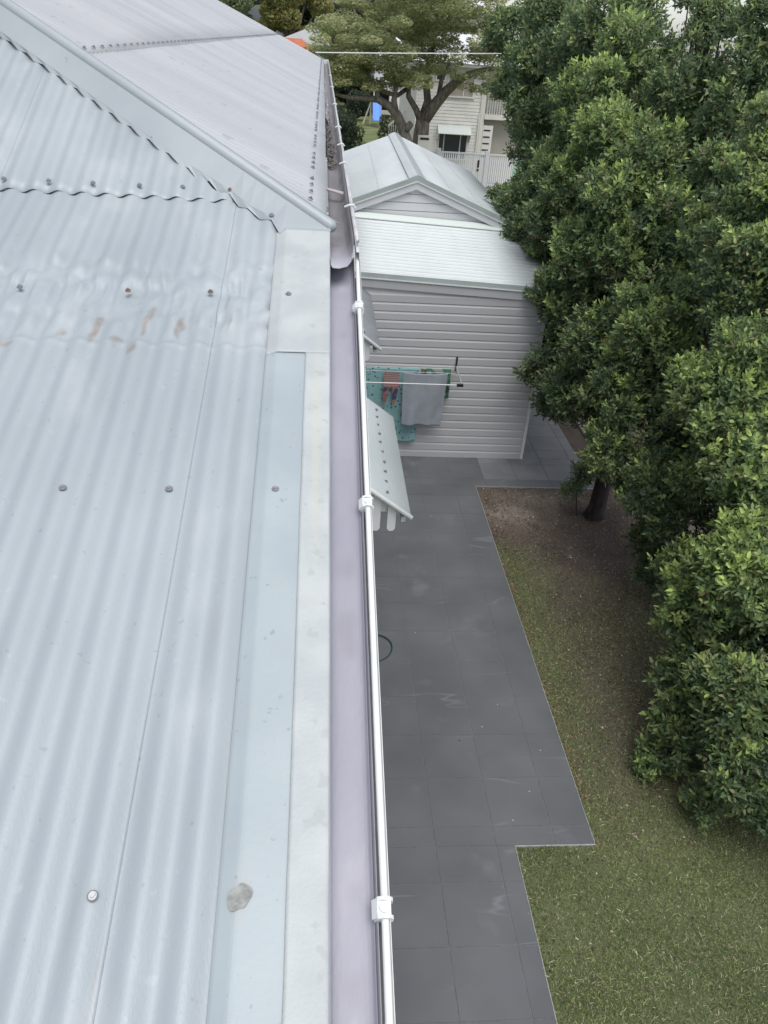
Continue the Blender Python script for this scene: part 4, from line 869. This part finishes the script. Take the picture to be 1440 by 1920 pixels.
wh = thing("white_house", "white house far behind the lawn with dark opening beneath", "house", (7, 88, 0))
MB().box(4.9, 9.2, 85, 95, 2.0, 5.0).build("upper_wall", trim, wh); MB().box(6.6, 9.2, 85.1, 95, 0, 2.0).build("lower_wall", cream, wh); MB().box(4.9, 6.6, 88, 95, 0, 2.0).build("dark_opening", black_p, wh)
for px_ in (4.9, 6.45): MB().box(px_, px_+.14, 84.95, 85.1, 0, 2.0).build("post", trim, wh)
MB().box(5.0, 6.5, 84.9, 85.3, .1, .45).build("low_step", timber, wh)
q = MB(); q.v = [(4.4, 84.5, 5.0), (9.7, 84.5, 5.0), (9.7, 96, 5.0), (4.4, 96, 5.0), (7, 88, 6.6), (7, 92, 6.6)]; q.f = [(0, 1, 4), (1, 2, 5, 4), (2, 3, 5), (3, 0, 4, 5)]; q.build("roof", white_roof, wh)
sld = thing("playground_slide", "bright blue plastic slide on a timber frame on the far lawn", "slide", (4.6, 75, 0))
q = MB(); q.prism([(4.32, 75.2, 2.0), (4.92, 75.2, 2.0), (4.92, 73.4, .45), (4.32, 73.4, .45)], (0, 0, .06)); q.build("chute", slide_blue, sld)
for xx_ in (4.27, 4.92): MB().prism([(xx_, 75.2, 2.22), (xx_, 73.4, .62), (xx_, 73.4, .42), (xx_, 75.2, 1.98)], (.06, 0, 0)).build("chute_side", slide_blue, sld)
MB().prism([(4.2, 75.2, 2.0), (4.28, 75.2, 2.0), (3.6, 75.2, .0), (3.45, 75.2, .0)], (0, .12, 0)).build("leg", timber, sld); MB().box(4.1, 4.22, 75.3, 75.4, 0, 2.0).build("leg", timber, sld); MB().box(3.95, 5.2, 75.3, 76.2, 1.85, 1.95).build("platform", timber, sld)
MB().box(5.0, 5.1, 75.3, 75.4, 0, 2.0).build("leg", timber, sld)

oh = thing("orange_roofed_house", "house with orange tiled roof edge and pale gable seen past the roof end", "house", (-2, 72, 0))
MB().box(-5, -.4, 73, 80, 0, 5.1).build("wall", cream, oh)
q = MB(); q.v = [(-5.5, 72.6, 5.95), (-1.75, 72.6, 5.95), (-.25, 70.8, 5.15), (-5.5, 70.8, 5.15)]; q.f = [(0, 1, 2, 3)]; solid(q.build("verandah_roof", orange_tile, oh), .1)
for i in range(4): MB().tube([(-5.4, 72.3-i*.45, 5.88-i*.2), (-1.5+i*.33, 72.3-i*.45, 5.88-i*.2)], .05, 6).build("tile_course", orange_tile, oh)
q = MB(); q.v = [(-3.6, 73, 5.85), (.6, 73, 5.6), (-.75, 73, 7.0), (-3.6, 82, 5.85), (.6, 82, 5.6), (-.75, 82, 7.0)]; q.f = [(0, 1, 2), (3, 5, 4), (0, 2, 5, 3), (1, 4, 5, 2), (0, 3, 4, 1)]; q.build("pale_roof", white_roof, oh)
wb = thing("hill_house", "pale house roof peeking out above the spreading tree near the top edge", "house", (15, 92, 0))
MB().box(13.4, 19, 90, 98, 3, 8.9).build("wall", cream_trim, wb); q = MB(); q.v = [(13, 89.5, 8.8), (19.5, 89.5, 8.8), (19.5, 98, 8.8), (13, 98, 8.8), (15, 93, 10.2), (18, 93, 10.2)]; q.f = [(0, 1, 5, 4), (1, 2, 5), (2, 3, 4, 5), (3, 0, 4)]; q.build("roof", white_roof, wb)
tag(MB().tube([(-.172, 20.6, 6.265), (1.2, 20.8, 6.33), (4.2, 21.2, 6.49)], .011, 6).build("power_cable", cord), "thin pale overhead cable running from the roof end across the trees", "cable")
gpst = thing("green_post", "pale mint green board and post half hidden by the dark tree beside the fence", "post", (7, 30, 0)); MB().box(6.86, 7.2, 30, 30.05, 0, 3.2).build("board", mint, gpst); MB().box(7.0, 7.08, 29.93, 29.99, 0, 3.7).build("post", mint, gpst)

# spreading feathery tree in front of the cream house
pt_ = thing("spreading_tree", "wide umbrella-shaped feathery tree with forked grey trunk in front of the cream house", "tree", (4.4, 38, 0))
q = MB()
def D(pts, y_=38., dy=0.): return [(x_, y_+dy*i, z_) for i, (x_, z_) in enumerate(pts)]
q.tube([(4.5, 38, -.1), (4.42, 38, 1.3), (4.33, 38, 2.3), (4.38, 38, 3.1), (4.41, 38, 3.62)], [.42, .36, .33, .34, .30], 10)
q.tube(D([(4.41, 3.55), (4.87, 4.27), (5.28, 4.81), (5.6, 5.13), (6.02, 5.46), (6.69, 5.7), (7.48, 5.84)], dy=-.15), [.27, .24, .21, .18, .14, .1, .06], 8)
q.tube(D([(4.36, 3.6), (4.58, 4.36), (4.44, 5.17), (4.56, 5.87), (4.76, 6.56)], dy=.2), [.2, .17, .14, .11, .06], 8)
q.tube(D([(4.35, 3.5), (4.07, 4.02), (3.68, 4.52), (3.66, 4.82), (3.96, 5.34), (4.3, 5.36)], dy=-.1), [.17, .14, .12, .1, .08, .05], 8)
q.tube(D([(3.66, 4.82), (3.22, 4.53), (2.63, 4.62), (2.16, 4.83), (1.91, 5.22)], dy=-.2), [.1, .1, .09, .07, .04], 8)
q.tube(D([(5.0, 4.4), (5.1, 5.2), (5.4, 5.8)], dy=.2), [.12, .09, .05], 6)
q.build("trunk", bark, pt_, smooth=True)
q = MB(); q.tube([(4.0, 36.6, -.1), (3.85, 36.6, 1.6), (3.65, 36.6, 2.85), (3.4, 36.7, 3.4), (3.15, 36.7, 3.85), (2.8, 36.7, 4.18), (2.3, 36.7, 4.4), (1.7, 36.6, 4.4), (1.15, 36.5, 4.4), (.5, 36.4, 4.5)], [.3, .27, .24, .22, .2, .17, .14, .11, .09, .05], 8)
q.tube([(3.1, 36.7, 3.9), (2.98, 36.7, 4.4), (3.03, 36.7, 4.8), (2.9, 36.8, 5.2)], [.14, .12, .09, .05], 6); q.tube([(2.3, 36.7, 4.38), (2.25, 36.8, 4.7), (2.0, 36.9, 5.05), (1.75, 37, 5.5)], [.12, .1, .07, .04], 6)
q.tube([(3.55, 36.6, 3.3), (3.75, 36.5, 3.6)], [.16, .14], 8)
st2 = thing("leaning_tree", "second leaning trunk with a long limb reaching left over the far lawn", "tree", (4.0, 36.6, 0)); q.build("trunk", bark, st2, smooth=True)
def pads(specs, n_, L, seed, cols, flat=.28, up=.5):
    g = np.random.default_rng(seed); P_ = []; T_ = []
    for (x_, y_, z_, r) in specs:
        n = int(n_*r*r); a_ = g.random(n)*6.28; rr_ = r*np.sqrt(g.random(n)); zz = z_+r*flat*(g.random(n)-.5)*2*np.sqrt(np.clip(1-(rr_/r)**2, 0, 1))+.10*r*(1-(rr_/r)**2)
        P_.append(np.stack([x_+rr_*np.cos(a_), y_+rr_*np.sin(a_), zz], 1)); T_.append(np.full(n, g.random()))
    P_ = np.concatenate(P_); T_ = np.concatenate(T_); n = len(P_)
    a_ = g.random(n)*6.28; l_ = L*(.6+.8*g.random(n)); d = np.stack([np.cos(a_), np.sin(a_), g.normal(size=n)*.3-.05], 1)*l_[:, None]; s_ = np.stack([-np.sin(a_), np.cos(a_), g.normal(size=n)*up], 1)*(l_*.22)[:, None]
    V = np.stack([P_-d*.5, P_+s_, P_+d*.5, P_-s_], 1).reshape(-1, 3); b0 = np.arange(n)[:, None]*4
    cols = np.array(cols); c = cols[0]*(1-T_[:, None])+cols[1]*T_[:, None]; k = g.random(n)[:, None]; c = c*(.65+.7*k); yk = (g.random(n) < .12)[:, None]; c = np.where(yk, cols[2], c)
    return V, b0+np.array([[0, 1, 2, 3]]), np.repeat(c, 4, 0)
g = np.random.default_rng(5); ps = []
for layer, (zc, x0, x1, n) in enumerate(((5.0, 0.4, 3.9, 10), (5.45, -.3, 4.6, 16), (5.95, -.5, 7.6, 24), (6.5, -.4, 7.8, 28), (7.05, .2, 7.8, 26), (7.6, .8, 7.6, 24), (8.2, 1.5, 7.2, 20), (8.8, 2.5, 6.8, 14), (9.3, 3., 6.2, 8))):
    for i in range(n): ps.append((x0+(x1-x0)*(i+g.random())/n, 38+g.normal()*1.7, zc+g.normal()*.12+.15*math.sin(i), .42+.35*g.random()))
ps += [(6.0, 36.8, 5.05, .45), (6.6, 36.8, 4.95, .5), (7.2, 36.8, 5.2, .6), (5.7, 36.8, 5.4, .45), (7.6, 36.8, 4.75, .5), (6.6, 36.8, 5.5, .5), (2.9, 36.6, 5.2, .5), (3.6, 36.8, 5.35, .5)]
V, F, c = pads(ps, 1500, .12, 3, [(.31, .37, .18), (.40, .41, .22), (.50, .48, .28)], flat=.42)
put("crown", mesh("crown", V, F, featherm, False, tint=c), pt_, kind='stuff')
V, F, c = pads([(x_, 36.8+g.normal()*.5, 4.85+.3*g.random(), .45) for x_ in (.3, .8, 1.3, 1.9, .6)]+[(.4, 37.2, 5.3, .6), (1.2, 37.2, 5.4, .6)], 1400, .12, 4, [(.27, .32, .15), (.34, .35, .18), (.46, .43, .23)])
put("crown", mesh("crown", V, F, featherm, False, tint=c), st2, kind='stuff')

# distant trees and hedges
def blob_tree(name, lab, cat, base, lobes, L, dens, cols, group=None, trunk=True, seed=1):
    t = thing(name, lab, cat, (base[0], base[1], 0), group); g = np.random.default_rng(seed); P_ = []; T_ = []
    for (x_, y_, z_, r, fz) in lobes:
        n = int(dens*r*r*(1+fz)*.5); d = g.normal(size=(n, 3)); d /= np.linalg.norm(d, axis=1, keepdims=True)
        k1 = g.normal(size=(12, 3)); k1 /= np.linalg.norm(k1, axis=1, keepdims=True); bm = np.max(np.clip((d@k1.T-.7)/.3, 0, 1), axis=1)
        rr_ = r*(.72+.3*bm+.14*g.random(n)); P_.append(np.array([x_, y_, z_])+d*rr_[:, None]*np.array([1, 1, fz])); T_.append(np.clip(bm*.8+g.normal(size=n)*.2, 0, 1))
    P_ = np.concatenate(P_); T_ = np.concatenate(T_); ok = P_[:, 2] > 0; P_, T_ = P_[ok], T_[ok]; n = len(P_)
    d = g.normal(size=(n, 3)); d /= np.linalg.norm(d, axis=1, keepdims=True); e = g.normal(size=(n, 3)); e -= d*(d*e).sum(1, keepdims=True); e /= np.linalg.norm(e, axis=1, keepdims=True); l_ = (L*(.6+.8*g.random(n)))[:, None]
    V = np.stack([P_-d*l_*.5, P_+e*l_*.3, P_+d*l_*.5, P_-e*l_*.3], 1).reshape(-1, 3); b0 = np.arange(n)[:, None]*4; cols = np.array(cols)
    c = (cols[0]*(1-T_[:, None])+cols[1]*T_[:, None])*(.75+.5*g.random((n, 1)))
    put("crown", mesh("crown", V, b0+np.array([[0, 1, 2, 3]]), featherm, False, tint=np.repeat(c, 4, 0)), t, kind='stuff')
    if trunk:
        q = MB(); zt = max(l[2] for l in lobes); q.tube([(base[0], base[1], -.1), (base[0]+.1, base[1], zt*.5), (base[0], base[1], zt)], [.35, .25, .08], 7)
        for l in lobes: q.tube([(base[0], base[1], zt*.4), ((base[0]+l[0])/2, (base[1]+l[1])/2, (zt*.45+l[2])/2), l[:3]], [.18, .12, .04], 5)
        q.build("trunk", bark, t)
    return t
YL = [(.24, .26, .10), (.44, .42, .16)]; GRN = [(.12, .16, .08), (.24, .28, .14)]; GRY = [(.17, .20, .13), (.28, .31, .20)]; DK = [(.035, .058, .04), (.08, .11, .065)]
def far_lobes(cx, cy, z0, z1, wdt, n, seed, r=(.9, 1.6)):
    g = np.random.default_rng(seed); return [(cx+(g.random()-.5)*wdt, cy+(g.random()-.5)*wdt*.6, z0+(z1-z0)*(i+.5)/n, r[0]+(r[1]-r[0])*g.random(), .8) for i in range(n)]
blob_tree("distant_tree", "yellow-green tree beyond the far end of the roof ridge line", "tree", (-3.2, 95), far_lobes(-3.2, 95, 5, 10.5, 6, 12, 1), .28, 900, YL, "distant garden trees", seed=11)
blob_tree("distant_tree", "mid green tree just above the sloping roof edge at top left", "tree", (-9.5, 88), far_lobes(-9.5, 88, 4, 10.6, 8, 14, 2, (1.2, 2.)), .3, 700, GRN, "distant garden trees", seed=12)
blob_tree("distant_tree", "tall grey-green wispy tree behind the left side of the spreading tree", "tree", (3.5, 100), far_lobes(3.5, 100, 4, 15, 7, 18, 3, (1.2, 2.2)), .3, 600, GRY, "distant garden trees", seed=13)
blob_tree("distant_tree", "dark green dense tree standing between the far lawn and the hills", "tree", (0.4, 110), far_lobes(.4, 110, 1.5, 10, 9, 16, 4, (1.5, 2.4)), .35, 500, DK, "distant garden trees", seed=14)
blob_tree("distant_tree", "olive tree filling the gap above the spreading crown at top centre", "tree", (10, 105), far_lobes(10, 105, 3, 14.5, 10, 20, 5, (1.5, 2.5)), .35, 450, GRN, "distant garden trees", seed=15)
blob_tree("distant_tree", "dark low tree bordering the left end of the far lawn", "tree", (2.6, 92), far_lobes(2.6, 92, 1.2, 5.5, 4, 10, 6, (1., 1.7)), .3, 700, DK, "distant garden trees", seed=16)
blob_tree("clipped_hedge", "tall dark clipped hedge beside the far lawn left of the garage roof", "hedge", (1.1, 50), [(.75, 50.5, z_, .75, .9) for z_ in (.4, 1.1, 1.8, 2.3)]+[(1.25, 49.5, z_, .7, .9) for z_ in (.4, 1.1, 1.8, 2.2)], .14, 2600, DK, None, False, 17)
blob_tree("round_bush", "dark round clipped bush on the far lawn beside the blue slide", "bush", (3.3, 79), [(3.0, 79, .8, .75, 1.), (3.0, 79, 1.5, .8, 1.), (3.7, 79, .9, .7, 1.), (3.6, 79, 1.5, .8, .9)], .18, 1800, DK, None, False, 18)
blob_tree("garden_bush", "small grey-green bush at the foot of the leaning trunk", "bush", (4.0, 55), [(4.2, 55, 1.2, .6, 1.), (4.1, 55, 1.9, .5, 1.), (4.6, 54, 1.3, .5, 1.)], .14, 2000, [(.06, .085, .045), (.13, .16, .09)], None, False, 19)
blob_tree("garden_bush", "light green bush against the clipped hedge by the far lawn", "bush", (2.3, 52), [(2.1, 52, .9, .5, 1.2), (2.15, 52, 1.6, .4, 1.)], .14, 1800, [(.06, .085, .035), (.12, .15, .06)], None, False, 20)

# hills
ys_ = np.linspace(170, 420, 14); xs_ = np.linspace(-260, 60, 70); Xg, Yg = np.meshgrid(xs_, ys_, indexing='ij')
Zg = 34*np.clip((Yg-170)/120, 0, 1)**.8*np.clip((52-Xg)/40, 0, 1)+3*(vnoise(Xg, Yg, .12, 71)-.5)+2*(vnoise(Xg, Yg, .35, 72)-.5)
put("hills", gridmesh("hills", np.stack([Xg, Yg, Zg-1], -1), mat("wooded_hill", (.04, .05, .06), .95, 0, .4, .15, 1., .6, col2=(.075, .09, .09)), False), kind='structure')
